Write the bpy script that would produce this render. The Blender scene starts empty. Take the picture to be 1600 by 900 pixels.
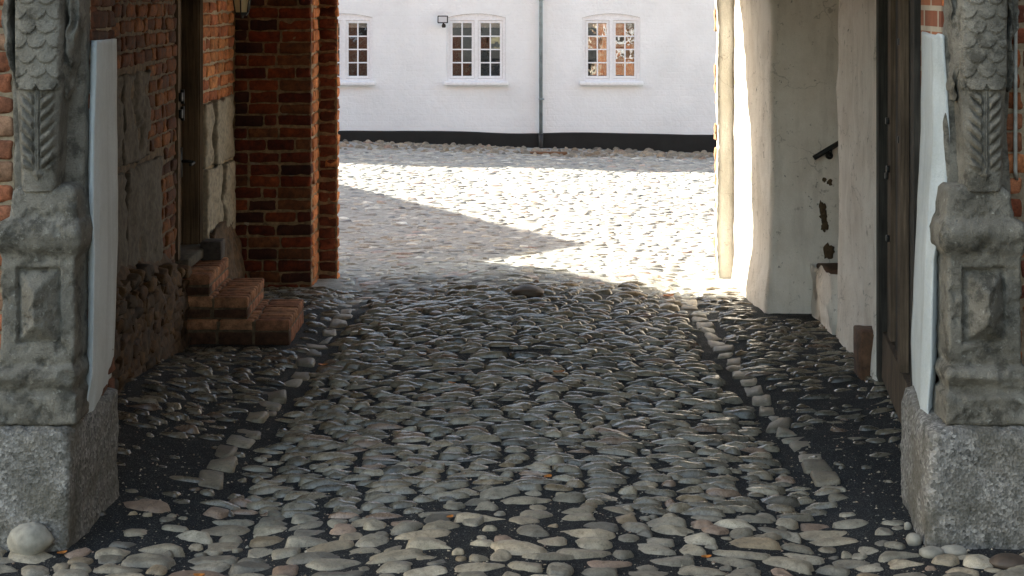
import bpy, math
import numpy as np
from mathutils import Vector

SC = bpy.context.scene
COL = SC.collection
R = math.radians

# ------------------------------------------------------------------ camera, light, exposure
F = 2640.0 / 1600.0            # focal length in picture widths
CAM_H = 2.5
cd = bpy.data.cameras.new('camera')
cam = bpy.data.objects.new('camera', cd)
COL.objects.link(cam)
cam.location = (0, 0, CAM_H)
cam.rotation_euler = (R(90), 0, 0)
cd.sensor_width = 36.0
cd.lens = 36.0 * F
cd.shift_x = -5.0 / 1600
cd.shift_y = -470.0 / 1600
cd.clip_start = 0.1
cd.clip_end = 2000
SC.camera = cam

SUN_EL = R(25.4)
SUN_TAN = 0.33                 # how far the light runs towards the gate per metre along the house
ha = math.atan(SUN_TAN)
LIGHT = Vector((math.cos(ha) * math.cos(SUN_EL), -math.sin(ha) * math.cos(SUN_EL), -math.sin(SUN_EL)))
sl = bpy.data.lights.new('sun', 'SUN')
sl.energy = 5.0
sl.angle = R(0.5)
sl.color = (1.0, 0.985, 0.965)
so = bpy.data.objects.new('sun', sl)
COL.objects.link(so)
so.rotation_euler = LIGHT.to_track_quat('-Z', 'Y').to_euler()
so.location = (-20, 30, 20)

w = bpy.data.worlds.new('World')
SC.world = w
w.use_nodes = True
nt = w.node_tree
sky = nt.nodes.new('ShaderNodeTexSky')
sky.sky_type = 'NISHITA'
sky.sun_disc = False
sky.sun_elevation = SUN_EL
sky.air_density = 1.0
sky.dust_density = 1.6
sky.ozone_density = 0.0
sky.sun_rotation = math.atan2(-LIGHT.x, -LIGHT.y)
bg = nt.nodes['Background']
bg.inputs['Strength'].default_value = 0.11
nt.links.new(sky.outputs[0], bg.inputs['Color'])

SC.view_settings.view_transform = 'Standard'
SC.view_settings.look = 'None'
SC.view_settings.gamma = 1
SC.view_settings.use_curve_mapping = False
SC.view_settings.exposure = 2.5
SC.view_settings.use_white_balance = True
SC.view_settings.white_balance_temperature = 7350
SC.view_settings.white_balance_tint = 5
SC.render.engine = 'CYCLES'
SC.cycles.max_bounces = 10
SC.cycles.diffuse_bounces = 7
SC.cycles.glossy_bounces = 4
SC.cycles.use_denoising = True
SC.cycles.sample_clamp_indirect = 6

rng = np.random.default_rng(11)

# ------------------------------------------------------------------ numpy noise
def _h(ix, iy, iz, seed):
    n = (ix.astype(np.int64) * 374761393 + iy.astype(np.int64) * 668265263 + iz.astype(np.int64) * 2147483647 + seed * 1274126177) & 0xFFFFFFFF
    n = ((n ^ (n >> 13)) * 1274126177) & 0xFFFFFFFF
    n = (n ^ (n >> 16)) & 0xFFFFFF
    return n / float(0xFFFFFF) * 2 - 1

def noise(P, seed=0):
    P = np.asarray(P, float)
    i = np.floor(P)
    f = P - i
    f = f * f * (3 - 2 * f)
    x, y, z = i[:, 0], i[:, 1], i[:, 2]
    out = 0
    for dx in (0, 1):
        wx = f[:, 0] if dx else 1 - f[:, 0]
        for dy in (0, 1):
            wy = f[:, 1] if dy else 1 - f[:, 1]
            for dz in (0, 1):
                wz = f[:, 2] if dz else 1 - f[:, 2]
                out = out + wx * wy * wz * _h(x + dx, y + dy, z + dz, seed)
    return out

def fbm(P, octs=3, seed=0):
    P = np.asarray(P, float)
    s, a, t = 0, 1.0, 0
    for k in range(octs):
        s = s + a * noise(P * 2 ** k + 17.3 * k, seed + k)
        t += a
        a *= 0.5
    return s / t

def rough(V, amp, scale, seed=0, octs=3):
    V = np.asarray(V, float)
    D = np.stack([fbm(V * scale + 31.7 * k, octs, seed + 9 * k) for k in range(3)], 1)
    return V + amp * D

def sstep(a, b, x):
    t = np.clip((x - a) / (b - a), 0, 1)
    return t * t * (3 - 2 * t)

# ------------------------------------------------------------------ materials
def nodes_of(m):
    m.use_nodes = True
    t = m.node_tree
    return t, t.nodes['Principled BSDF']

def N(t, kind, **kw):
    n = t.nodes.new(kind)
    for k, v in kw.items():
        if k in n.inputs:
            n.inputs[k].default_value = v
        else:
            setattr(n, k, v)
    return n

def ramp(t, fac, stops):
    r = t.nodes.new('ShaderNodeValToRGB')
    t.links.new(fac, r.inputs[0])
    el = r.color_ramp.elements
    while len(el) > 1:
        el.remove(el[-1])
    el[0].position = stops[0][0]
    el[0].color = c4(stops[0][1])
    for p, c in stops[1:]:
        e = el.new(p)
        e.color = c4(c)
    return r.outputs[0]

def c4(c):
    if isinstance(c, (int, float)):
        c = (c, c, c)
    return (c[0], c[1], c[2], 1)

def mix(t, fac, a, b, mode='MIX'):
    n = t.nodes.new('ShaderNodeMix')
    n.data_type = 'RGBA'
    n.blend_type = mode
    for sock, v in ((n.inputs['Factor'], fac), (n.inputs['A'], a), (n.inputs['B'], b)):
        if hasattr(v, 'is_linked'):
            t.links.new(v, sock)
        elif sock.name == 'Factor':
            sock.default_value = v
        else:
            sock.default_value = c4(v)
    return n.outputs['Result']

def coords(t, scale=(1, 1, 1)):
    tc = t.nodes.new('ShaderNodeTexCoord')
    mp = t.nodes.new('ShaderNodeMapping')
    mp.inputs['Scale'].default_value = scale
    t.links.new(tc.outputs['Object'], mp.inputs['Vector'])
    return mp.outputs[0]

def nz(t, vec, scale, detail=4, rough_=0.6):
    n = N(t, 'ShaderNodeTexNoise', Scale=scale, Detail=detail, Roughness=rough_)
    t.links.new(vec, n.inputs['Vector'])
    return n.outputs['Fac']

def bump(t, p, heights, dist=0.01):
    prev = None
    for h, s in heights:
        b = N(t, 'ShaderNodeBump', Strength=s, Distance=dist)
        t.links.new(h, b.inputs['Height'])
        if prev is not None:
            t.links.new(prev, b.inputs['Normal'])
        prev = b.outputs[0]
    t.links.new(prev, p.inputs['Normal'])

def mat(name, build):
    m = bpy.data.materials.new(name)
    t, p = nodes_of(m)
    build(t, p)
    return m

def attr_stone(name, rough_v=0.55, fine=180, bs=0.35, var=0.35, spec=0.5):
    def b(t, p):
        a = N(t, 'ShaderNodeAttribute', attribute_name='col')
        v = coords(t)
        n1 = nz(t, v, 18, 5)
        n2 = nz(t, v, fine, 3)
        c = mix(t, 1.0, a.outputs['Color'], ramp(t, n1, [(0.3, 1 - var), (0.7, 1 + var)]), 'MULTIPLY')
        c = mix(t, 0.5, c, ramp(t, n2, [(0.3, 0.6), (0.7, 1.3)]), 'MULTIPLY')
        n3 = nz(t, v, 45, 5, 0.7)
        c = mix(t, ramp(t, n3, [(0.52, 0), (0.68, 0.7)]), c, mix(t, 1.0, c, (0.45, 0.42, 0.38), 'MULTIPLY'))
        t.links.new(c, p.inputs['Base Color'])
        rr = ramp(t, n1, [(0.3, rough_v - 0.12), (0.7, rough_v + 0.15)])
        t.links.new(rr, p.inputs['Roughness'])
        p.inputs['Specular IOR Level'].default_value = spec
        bump(t, p, [(n1, 0.4), (n2, bs)], 0.006)
    return mat(name, b)

M = {}
M['cobble'] = attr_stone('cobble stone', 0.55, 150, 0.35, 0.3, 0.5)
M['cobble_worn'] = attr_stone('worn polished cobble', 0.26, 150, 0.15, 0.3, 0.6)
M['brick'] = attr_stone('old red brick', 0.85, 120, 0.6, 0.5, 0.2)
M['wood_attr'] = attr_stone('weathered wood', 0.8, 60, 0.3, 0.3, 0.2)

def soil(t, p):
    v = coords(t)
    n1 = nz(t, v, 2.2, 5)
    n2 = nz(t, v, 140, 4, 0.75)
    n3 = nz(t, v, 14, 4)
    vo = N(t, 'ShaderNodeTexVoronoi', Scale=260.0)
    t.links.new(v, vo.inputs['Vector'])
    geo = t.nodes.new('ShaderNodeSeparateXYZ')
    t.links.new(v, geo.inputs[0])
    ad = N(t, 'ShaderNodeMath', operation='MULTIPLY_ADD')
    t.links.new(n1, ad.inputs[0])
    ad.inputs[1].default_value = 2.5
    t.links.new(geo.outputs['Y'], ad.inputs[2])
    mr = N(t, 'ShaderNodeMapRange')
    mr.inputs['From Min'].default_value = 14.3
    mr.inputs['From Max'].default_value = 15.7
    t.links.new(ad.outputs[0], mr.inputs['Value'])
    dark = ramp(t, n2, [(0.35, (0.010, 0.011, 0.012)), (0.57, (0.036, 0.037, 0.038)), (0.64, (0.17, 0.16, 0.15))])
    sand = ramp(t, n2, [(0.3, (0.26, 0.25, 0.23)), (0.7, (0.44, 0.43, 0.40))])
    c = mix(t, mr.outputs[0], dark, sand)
    c = mix(t, 0.6, c, ramp(t, n3, [(0.3, 0.6), (0.7, 1.4)]), 'MULTIPLY')
    t.links.new(c, p.inputs['Base Color'])
    p.inputs['Roughness'].default_value = 0.9
    p.inputs['Specular IOR Level'].default_value = 0.2
    bump(t, p, [(n3, 0.5), (n2, 0.7), (vo.outputs['Distance'], 0.4)], 0.01)
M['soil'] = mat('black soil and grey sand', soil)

def plaster(name, base, stain, amount, bumps=0.5, drip=True, speck=True):
    def b(t, p):
        v = coords(t)
        vd = coords(t, (1, 1, 0.16))
        n1 = nz(t, v, 3.2, 6, 0.62)
        nd = nz(t, vd, 9, 5, 0.6)
        nf = nz(t, v, 90, 4, 0.7)
        n2 = nz(t, v, 22, 5, 0.65)
        c = mix(t, ramp(t, n1, [(0.42, 0), (0.72, amount)]), base, stain)
        if drip:
            c = mix(t, ramp(t, nd, [(0.48, 0), (0.75, amount * 0.8)]), c, [x * 0.75 for x in stain])
        if speck:
            c = mix(t, ramp(t, n2, [(0.64, 0), (0.71, 0.8)]), c, (0.09, 0.075, 0.06))
        c = mix(t, 0.35, c, ramp(t, nf, [(0.3, 0.8), (0.7, 1.12)]), 'MULTIPLY')
        if speck:
            dn = N(t, 'ShaderNodeTexNoise', Scale=5.0, Detail=6.0)
            t.links.new(v, dn.inputs['Vector'])
            dv = N(t, 'ShaderNodeVectorMath', operation='MULTIPLY_ADD')
            t.links.new(dn.outputs['Color'], dv.inputs[0])
            dv.inputs[1].default_value = (0.35, 0.35, 0.35)
            t.links.new(v, dv.inputs[2])
            ck = N(t, 'ShaderNodeTexVoronoi', Scale=2.4)
            ck.feature = 'DISTANCE_TO_EDGE'
            t.links.new(dv.outputs[0], ck.inputs['Vector'])
            line = ramp(t, ck.outputs['Distance'], [(0.0, 1), (0.012, 0)])
            msk = mix(t, 1.0, line, ramp(t, n1, [(0.48, 0), (0.56, 0.5)]), 'MULTIPLY')
            c = mix(t, msk, c, (0.12, 0.10, 0.08))
            nb_ = nz(t, v, 7, 7, 0.7)
            c = mix(t, ramp(t, nb_, [(0.63, 0), (0.66, 0.7)]), c, [x * 0.62 for x in stain])
        t.links.new(c, p.inputs['Base Color'])
        p.inputs['Roughness'].default_value = 0.9
        p.inputs['Specular IOR Level'].default_value = 0.15
        bump(t, p, [(n1, 0.6), (n2, bumps), (nf, bumps * 0.7)], 0.012)
    return mat(name, b)

M['plaster'] = plaster('worn white limewash', (0.84, 0.775, 0.715), (0.58, 0.49, 0.41), 0.55)
M['plaster_new'] = plaster('fresh white plaster', (0.53, 0.56, 0.57), (0.38, 0.40, 0.395), 0.6, 0.45, True, False)
M['plaster_cream'] = plaster('cream limewash', (0.84, 0.78, 0.72), (0.62, 0.54, 0.46), 0.6, 0.6)
M['cream_dimmed'] = plaster('dimmed cream limewash', (0.50, 0.475, 0.42), (0.36, 0.33, 0.27), 0.6, 0.5)  # cream limewash with its colour darkened to hold down bounced light
M['plaster_left'] = plaster('fresh white plaster, chalky', (0.66, 0.69, 0.70), (0.48, 0.50, 0.495), 0.55, 0.5, True, False)  # same plaster as the right band, colour lightened against its weaker light
M['vault'] = plaster('grimy vault plaster', (0.62, 0.58, 0.52), (0.40, 0.35, 0.28), 0.6)

def whitewall(t, p):
    v = coords(t)
    vb = N(t, 'ShaderNodeMapping')
    vb.inputs['Rotation'].default_value = (R(90), 0, 0)
    t.links.new(v, vb.inputs[0])
    n1 = nz(t, v, 1.3, 6)
    n2 = nz(t, v, 14, 5)
    nw = N(t, 'ShaderNodeTexNoise', Scale=4.0, Detail=3.0)
    t.links.new(v, nw.inputs['Vector'])
    wv = N(t, 'ShaderNodeVectorMath', operation='MULTIPLY_ADD')
    t.links.new(nw.outputs['Color'], wv.inputs[0])
    wv.inputs[1].default_value = (0.05, 0.05, 0.05)
    t.links.new(vb.outputs[0], wv.inputs[2])
    br = N(t, 'ShaderNodeTexBrick', Scale=1.0)
    br.inputs['Brick Width'].default_value = 0.27
    br.inputs['Row Height'].default_value = 0.1
    br.inputs['Mortar Size'].default_value = 0.012
    br.inputs['Mortar Smooth'].default_value = 1.0
    t.links.new(wv.outputs[0], br.inputs['Vector'])
    c = mix(t, ramp(t, n1, [(0.40, 0), (0.68, 0.6)]), (0.755, 0.80, 0.83), (0.63, 0.67, 0.69))
    t.links.new(c, p.inputs['Base Color'])
    p.inputs['Roughness'].default_value = 0.92
    inv = N(t, 'ShaderNodeMath', operation='SUBTRACT')
    inv.inputs[0].default_value = 1
    t.links.new(br.outputs['Fac'], inv.inputs[1])
    bump(t, p, [(inv.outputs[0], 0.12), (n2, 0.55), (n1, 0.8)], 0.02)
M['whitewall'] = mat('whitewashed brick', whitewall)

def brickproc(t, p):
    v = coords(t)
    s = t.nodes.new('ShaderNodeSeparateXYZ')
    t.links.new(v, s.inputs[0])
    add = N(t, 'ShaderNodeMath', operation='ADD')
    t.links.new(s.outputs['X'], add.inputs[0])
    t.links.new(s.outputs['Y'], add.inputs[1])
    cb = t.nodes.new('ShaderNodeCombineXYZ')
    t.links.new(add.outputs[0], cb.inputs[0])
    t.links.new(s.outputs['Z'], cb.inputs[1])
    br = N(t, 'ShaderNodeTexBrick', Scale=1.0)
    br.inputs['Color1'].default_value = (0.34, 0.12, 0.055, 1)
    br.inputs['Color2'].default_value = (0.22, 0.07, 0.04, 1)
    br.inputs['Mortar'].default_value = (0.42, 0.35, 0.27, 1)
    br.inputs['Brick Width'].default_value = 0.27
    br.inputs['Row Height'].default_value = 0.1
    br.inputs['Mortar Size'].default_value = 0.013
    t.links.new(cb.outputs[0], br.inputs['Vector'])
    n = nz(t, v, 6, 5)
    c = mix(t, 0.7, br.outputs['Color'], ramp(t, n, [(0.3, 0.6), (0.7, 1.3)]), 'MULTIPLY')
    t.links.new(c, p.inputs['Base Color'])
    p.inputs['Roughness'].default_value = 0.9
    bump(t, p, [(br.outputs['Fac'], -0.5 if False else 0.4), (n, 0.4)], 0.01)
M['brickproc'] = mat('red brickwork', brickproc)

def mortar(t, p):
    v = coords(t)
    n = nz(t, v, 30, 5, 0.7)
    n2 = nz(t, v, 3, 4)
    c = ramp(t, n, [(0.3, (0.20, 0.15, 0.10)), (0.7, (0.46, 0.36, 0.25))])
    c = mix(t, ramp(t, n2, [(0.4, 0), (0.7, 0.6)]), c, (0.13, 0.085, 0.055))
    t.links.new(c, p.inputs['Base Color'])
    p.inputs['Roughness'].default_value = 0.95
    bump(t, p, [(n, 0.8)], 0.012)
M['mortar'] = mat('sandy lime mortar', mortar)

def granite(t, p):
    v = coords(t)
    vo = N(t, 'ShaderNodeTexVoronoi', Scale=75.0)
    t.links.new(v, vo.inputs['Vector'])
    sp = t.nodes.new('ShaderNodeSeparateColor')
    t.links.new(vo.outputs['Color'], sp.inputs[0])
    n1 = nz(t, v, 4, 5)
    n2 = nz(t, v, 55, 4, 0.7)
    c = ramp(t, sp.outputs[0], [(0.0, (0.10, 0.095, 0.09)), (0.3, (0.20, 0.19, 0.175)), (0.65, (0.27, 0.25, 0.235)), (0.9, (0.40, 0.375, 0.35))])
    c = mix(t, ramp(t, n1, [(0.42, 0), (0.62, 0.75)]), c, (0.13, 0.115, 0.09))
    nd = nz(t, coords(t, (1, 1, 0.35)), 7, 6, 0.7)
    c = mix(t, ramp(t, nd, [(0.52, 0), (0.68, 0.7)]), c, (0.075, 0.072, 0.06))
    c = mix(t, 0.5, c, ramp(t, n2, [(0.3, 0.55), (0.7, 1.35)]), 'MULTIPLY')
    t.links.new(c, p.inputs['Base Color'])
    p.inputs['Roughness'].default_value = 0.85
    bump(t, p, [(n2, 0.9), (vo.outputs['Distance'], 0.4)], 0.012)
M['granite'] = mat('speckled granite', granite)

def carved(name, lich):
    def b(t, p):
        v = coords(t)
        n1 = nz(t, v, 5, 6, 0.65)
        n2 = nz(t, v, 26, 5, 0.7)
        n3 = nz(t, v, 140, 3, 0.7)
        n4 = nz(t, v, 9, 6, 0.7)
        c = ramp(t, n1, [(0.3, (0.14, 0.128, 0.106)), (0.5, (0.225, 0.206, 0.175)), (0.7, (0.31, 0.287, 0.247))])
        c = mix(t, ramp(t, n4, [(0.50, 0), (0.62, 0.75)]), c, (0.065, 0.06, 0.05))
        c = mix(t, ramp(t, n2, [(0.60, 0), (0.70, lich)]), c, (0.50, 0.49, 0.44))
        c = mix(t, ramp(t, n2, [(0.26, lich * 0.8), (0.36, 0)]), c, (0.27, 0.21, 0.08))
        c = mix(t, 0.5, c, ramp(t, n3, [(0.3, 0.65), (0.7, 1.3)]), 'MULTIPLY')
        t.links.new(c, p.inputs['Base Color'])
        p.inputs['Roughness'].default_value = 0.9
        p.inputs['Specular IOR Level'].default_value = 0.25
        bump(t, p, [(n2, 0.9), (n3, 0.9)], 0.012)
    return mat(name, b)
M['carved'] = carved('grey carved sandstone', 0.25)
M['pedestal'] = carved('weathered lichen stone', 0.6)

def plain(name, col, rough_v=0.6, metal=0, nscale=20, var=0.3, bs=0.3):
    def b(t, p):
        v = coords(t)
        n = nz(t, v, nscale, 5)
        c = mix(t, 1.0, col, ramp(t, n, [(0.3, 1 - var), (0.7, 1 + var)]), 'MULTIPLY')
        t.links.new(c, p.inputs['Base Color'])
        p.inputs['Roughness'].default_value = rough_v
        p.inputs['Metallic'].default_value = metal
        bump(t, p, [(n, bs)], 0.004)
    return mat(name, b)
M['mortar_brown'] = plain('brown lime mortar', (0.22, 0.14, 0.075), 0.95, 0, 25, 0.5, 0.9)
M['mortar_dark'] = plain('dark lime mortar', (0.10, 0.068, 0.040), 0.95, 0, 25, 0.5, 0.9)  # a darker tone than the other two mortars
M['iron'] = plain('black iron', (0.02, 0.02, 0.02), 0.5, 0.3)
M['rust'] = plain('rusty iron', (0.16, 0.08, 0.04), 0.8, 0.2)
M['zinc'] = plain('blue grey zinc', (0.20, 0.25, 0.27), 0.5, 0.3, 8, 0.25)
M['paintwhite'] = plain('white window paint', (0.72, 0.755, 0.79), 0.55, 0, 30, 0.08)
M['tar'] = plain('black tarred plinth', (0.006, 0.007, 0.0065), 0.8, 0, 5, 0.5, 0.6)
M['tarred'] = plain('low bounce black', (0.03, 0.028, 0.026), 0.8, 0, 4, 0.4)  # dark so the added house on the street bounces little light
M['roof'] = plain('red clay tiles', (0.28, 0.10, 0.06), 0.8, 0, 10, 0.4)
M['stoneblock'] = plain('dull brown stone', (0.075, 0.062, 0.046), 0.9, 0, 24, 0.5, 0.8)
M['paleblock'] = plain('grey brown stone', (0.22, 0.185, 0.14), 0.9, 0, 24, 0.45, 0.8)
M['darkblock'] = plain('dark stone', (0.05, 0.04, 0.035), 0.9, 0, 24, 0.5, 0.8)
M['earthwall'] = plain('crumbling brown render', (0.066, 0.038, 0.020), 0.95, 0, 18, 0.7, 1.0)
M['interior'] = plain('dim room', (0.05, 0.04, 0.034), 0.9)
M['curtain'] = plain('orange curtain', (0.55, 0.27, 0.10), 0.9)
M['blind'] = plain('pale blind', (0.6, 0.55, 0.48), 0.9)
M['leaf'] = plain('orange leaf', (0.50, 0.17, 0.03), 0.6, 0, 60, 0.4)
M['palepipe'] = plain('pale pipe', (0.45, 0.45, 0.42), 0.6)
M['lampgrey'] = plain('grey lamp lens', (0.50, 0.53, 0.57), 0.25, 0, 5, 0.05)
M['bareplaster'] = plain('bare brown wall', (0.085, 0.055, 0.03), 0.95, 0, 40, 0.4, 0.7)
M['boulder'] = plain('pale boulder', (0.33, 0.30, 0.25), 0.8, 0, 14, 0.35, 0.5)
M['darkboulder'] = plain('dark brown boulder', (0.085, 0.06, 0.045), 0.6, 0, 14, 0.35, 0.5)
M['oxblood'] = plain('red brown timber', (0.10, 0.05, 0.028), 0.85, 0, 20, 0.6, 0.6)

def wood(name, c1, c2):
    def b(t, p):
        v = coords(t, (30, 30, 1.2))
        n = nz(t, v, 2.2, 6, 0.65)
        n2 = nz(t, coords(t), 3, 4)
        c = ramp(t, n, [(0.3, c1), (0.7, c2)])
        c = mix(t, 0.7, c, ramp(t, n2, [(0.3, 0.5), (0.7, 1.5)]), 'MULTIPLY')
        t.links.new(c, p.inputs['Base Color'])
        p.inputs['Roughness'].default_value = 0.85
        p.inputs['Specular IOR Level'].default_value = 0.2
        bump(t, p, [(n, 0.7)], 0.006)
    return mat(name, b)
M['oak'] = wood('dark weathered oak', (0.018, 0.016, 0.014), (0.07, 0.062, 0.053))
M['oak_brown'] = wood('brown oak', (0.05, 0.03, 0.018), (0.15, 0.10, 0.06))
M['oak_light'] = wood('worn pale oak', (0.06, 0.042, 0.03), (0.16, 0.115, 0.08))

def glass(t, p):
    p.inputs['Base Color'].default_value = (0.02, 0.02, 0.02, 1)
    p.inputs['Roughness'].default_value = 0.03
    out = t.nodes['Material Output']
    tr = t.nodes.new('ShaderNodeBsdfTransparent')
    tr.inputs[0].default_value = (0.85, 0.87, 0.86, 1)
    gl = t.nodes.new('ShaderNodeBsdfGlossy')
    gl.inputs['Roughness'].default_value = 0.02
    n = nz(t, coords(t), 5, 2)
    bm = N(t, 'ShaderNodeBump', Strength=0.12, Distance=0.01)
    t.links.new(n, bm.inputs['Height'])
    t.links.new(bm.outputs[0], gl.inputs['Normal'])
    ms = t.nodes.new('ShaderNodeMixShader')
    ms.inputs[0].default_value = 0.32
    t.links.new(tr.outputs[0], ms.inputs[1])
    t.links.new(gl.outputs[0], ms.inputs[2])
    t.links.new(ms.outputs[0], out.inputs['Surface'])
M['glass'] = mat('old window glass', glass)

def amber(t, p):
    p.inputs['Base Color'].default_value = (0.80, 0.68, 0.42, 1)
    p.inputs['Roughness'].default_value = 0.4
    p.inputs['Transmission Weight'].default_value = 0.35
M['amber'] = mat('milky amber glass', amber)

# ------------------------------------------------------------------ mesh helpers
def mesh_obj(name, V, quads=None, tris=None, m=None, parent=None, col=None, smooth=True):
    V = np.asarray(V, np.float32)
    me = bpy.data.meshes.new(name)
    q = np.zeros((0, 4), np.int32) if quads is None or len(quads) == 0 else np.asarray(quads, np.int32)
    t = np.zeros((0, 3), np.int32) if tris is None or len(tris) == 0 else np.asarray(tris, np.int32)
    me.vertices.add(len(V))
    me.vertices.foreach_set('co', V.ravel())
    li = np.concatenate([q.ravel(), t.ravel()]).astype(np.int32)
    me.loops.add(len(li))
    me.loops.foreach_set('vertex_index', li)
    st = np.concatenate([np.arange(len(q)) * 4, len(q) * 4 + np.arange(len(t)) * 3]).astype(np.int32)
    me.polygons.add(len(st))
    me.polygons.foreach_set('loop_start', st)
    me.polygons.foreach_set('use_smooth', np.full(len(st), smooth))
    me.update(calc_edges=True)
    me.validate()
    if col is not None:
        a = me.color_attributes.new('col', 'FLOAT_COLOR', 'POINT')
        c = np.ones((len(V), 4), np.float32)
        c[:, :3] = col
        a.data.foreach_set('color', c.ravel())
    if m:
        me.materials.append(m)
    o = bpy.data.objects.new(name, me)
    COL.objects.link(o)
    if parent:
        o.parent = parent
        o.matrix_parent_inverse = Vector.__class__ and parent.matrix_basis.inverted()
    return o

class MB:
    def __init__(s):
        s.V, s.Q, s.T, s.C, s.n = [], [], [], [], 0
    def add(s, V, Q=None, T=None, c=None):
        V = np.asarray(V, float)
        if Q is not None and len(Q):
            s.Q.append(np.asarray(Q) + s.n)
        if T is not None and len(T):
            s.T.append(np.asarray(T) + s.n)
        s.V.append(V)
        if c is not None:
            c = np.asarray(c, float)
            s.C.append(np.broadcast_to(c, (len(V), 3)) if c.ndim == 1 else c)
        s.n += len(V)
        return s
    def box(s, x0, x1, y0, y1, z0, z1, c=None):
        V = [(x, y, z) for x in (x0, x1) for y in (y0, y1) for z in (z0, z1)]
        Q = [(0, 1, 3, 2), (4, 6, 7, 5), (0, 4, 5, 1), (2, 3, 7, 6), (0, 2, 6, 4), (1, 5, 7, 3)]
        return s.add(V, Q, None, c)
    def build(s, name, m, parent=None, smooth=True, rough_=None):
        V = np.concatenate(s.V)
        if rough_:
            V = rough(V, *rough_)
        Q = np.concatenate(s.Q) if s.Q else None
        T = np.concatenate(s.T) if s.T else None
        C = np.concatenate(s.C) if s.C else None
        return mesh_obj(name, V, Q, T, m, parent, C, smooth)

def rbox_template(n=(4, 3, 3), bev=0.12):
    """surface of a subdivided box on [-1,1]^3 with eased edges"""
    V, idx, Q = [], {}, []
    def vid(i, j, k):
        key = (i, j, k)
        if key not in idx:
            idx[key] = len(V)
            V.append(key)
        return idx[key]
    nx, ny, nz_ = n
    for i in range(nx):
        for j in range(ny):
            Q.append((vid(i, j, 0), vid(i, j + 1, 0), vid(i + 1, j + 1, 0), vid(i + 1, j, 0)))
            Q.append((vid(i, j, nz_), vid(i + 1, j, nz_), vid(i + 1, j + 1, nz_), vid(i, j + 1, nz_)))
    for i in range(nx):
        for k in range(nz_):
            Q.append((vid(i, 0, k), vid(i + 1, 0, k), vid(i + 1, 0, k + 1), vid(i, 0, k + 1)))
            Q.append((vid(i, ny, k), vid(i, ny, k + 1), vid(i + 1, ny, k + 1), vid(i + 1, ny, k)))
    for j in range(ny):
        for k in range(nz_):
            Q.append((vid(0, j, k), vid(0, j, k + 1), vid(0, j + 1, k + 1), vid(0, j + 1, k)))
            Q.append((vid(nx, j, k), vid(nx, j + 1, k), vid(nx, j + 1, k + 1), vid(nx, j, k + 1)))
    return np.array(V, float), np.array(Q), np.array(n)

TV, TQ, TN = rbox_template((5, 3, 4))
BT = rbox_template((6, 26, 22))
def rbox(cx, cy, cz, hx, hy, hz, bev, ang=0.0, tpl=None):
    """rounded box: outermost grid lines sit bev inside the faces"""
    TV, TQ, TN = tpl if tpl else (globals()['TV'], globals()['TQ'], globals()['TN'])
    h = np.array([hx, hy, hz])
    b = min(bev, 0.45 * h.min())
    P = np.zeros_like(TV)
    edge = np.zeros_like(TV)
    for a in range(3):
        n = TN[a]
        lines = np.linspace(-(h[a] - b), h[a] - b, n - 1)
        pos = np.concatenate([[-h[a]], lines, [h[a]]])
        P[:, a] = pos[TV[:, a].astype(int)]
        edge[:, a] = (TV[:, a] == 0) | (TV[:, a] == n)
    k = edge.sum(1)
    pull = np.where(k == 2, 0.42, np.where(k == 3, 0.52, 0.0))
    P -= np.sign(P) * edge * (pull * b)[:, None]
    if ang:
        ca, sa = math.cos(ang), math.sin(ang)
        P[:, 0], P[:, 1] = P[:, 0] * ca - P[:, 1] * sa, P[:, 0] * sa + P[:, 1] * ca
    return P + np.array([cx, cy, cz]), TQ

def ring_rect(x0, x1, y0, y1, r, nf, ns, nb):
    """closed outline starting at front-left, going along the front (y0) to the right, then back"""
    p = []
    def side(a, b, n):
        for k in range(n):
            t = k / (n - 1)
            p.append((a[0] + (b[0] - a[0]) * t, a[1] + (b[1] - a[1]) * t))
    def corner(cx, cy, a0):
        for q in (0.25, 0.5, 0.75):
            a = R(a0 + 90 * q)
            p.append((cx + r * math.cos(a), cy + r * math.sin(a)))
    side((x0 + r, y0), (x1 - r, y0), nf)
    corner(x1 - r, y0 + r, -90)
    side((x1, y0 + r), (x1, y1 - r), ns)
    corner(x1 - r, y1 - r, 0)
    side((x1 - r, y1), (x0 + r, y1), nb)
    corner(x0 + r, y1 - r, 90)
    side((x0, y1 - r), (x0, y0 + r), ns)
    corner(x0 + r, y0 + r, 180)
    return np.array(p)

def loft_rings(rings, zs, cap=True):
    L, n = len(rings), len(rings[0])
    V = np.zeros((L, n, 3))
    for i in range(L):
        V[i, :, :2] = rings[i]
        V[i, :, 2] = zs[i]
    V = V.reshape(-1, 3)
    i, j = np.meshgrid(np.arange(L - 1), np.arange(n), indexing='ij')
    a = (i * n + j).ravel()
    b = (i * n + (j + 1) % n).ravel()
    Q = np.stack([a, b, b + n, a + n], 1)
    T = []
    if cap:
        ct = len(V)
        V = np.vstack([V, V[(L - 1) * n:L * n].mean(0), V[:n].mean(0)])
        for k in range(n):
            T.append(((L - 1) * n + k, (L - 1) * n + (k + 1) % n, ct))
            T.append(((k + 1) % n, k, ct + 1))
    return V, Q, T

def levels_interp(levels, step):
    """levels: (z, x0, x1, y0, y1, r) -> densified"""
    L = np.array(levels, float)
    zs = [L[0, 0]]
    for a, b in zip(L[:-1, 0], L[1:, 0]):
        n = max(1, int(round((b - a) / step)))
        zs += [a + (b - a) * k / n for k in range(1, n + 1)]
    zs = np.array(zs)
    return zs, [np.interp(zs, L[:, 0], L[:, k]) for k in range(1, 6)]

def loft_levels(levels, step, nf, ns, nb, cap=True):
    zs, (x0, x1, y0, y1, r) = levels_interp(levels, step)
    rings = [ring_rect(x0[i], x1[i], y0[i], y1[i], r[i], nf, ns, nb) for i in range(len(zs))]
    return loft_rings(rings, zs, cap)

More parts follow.
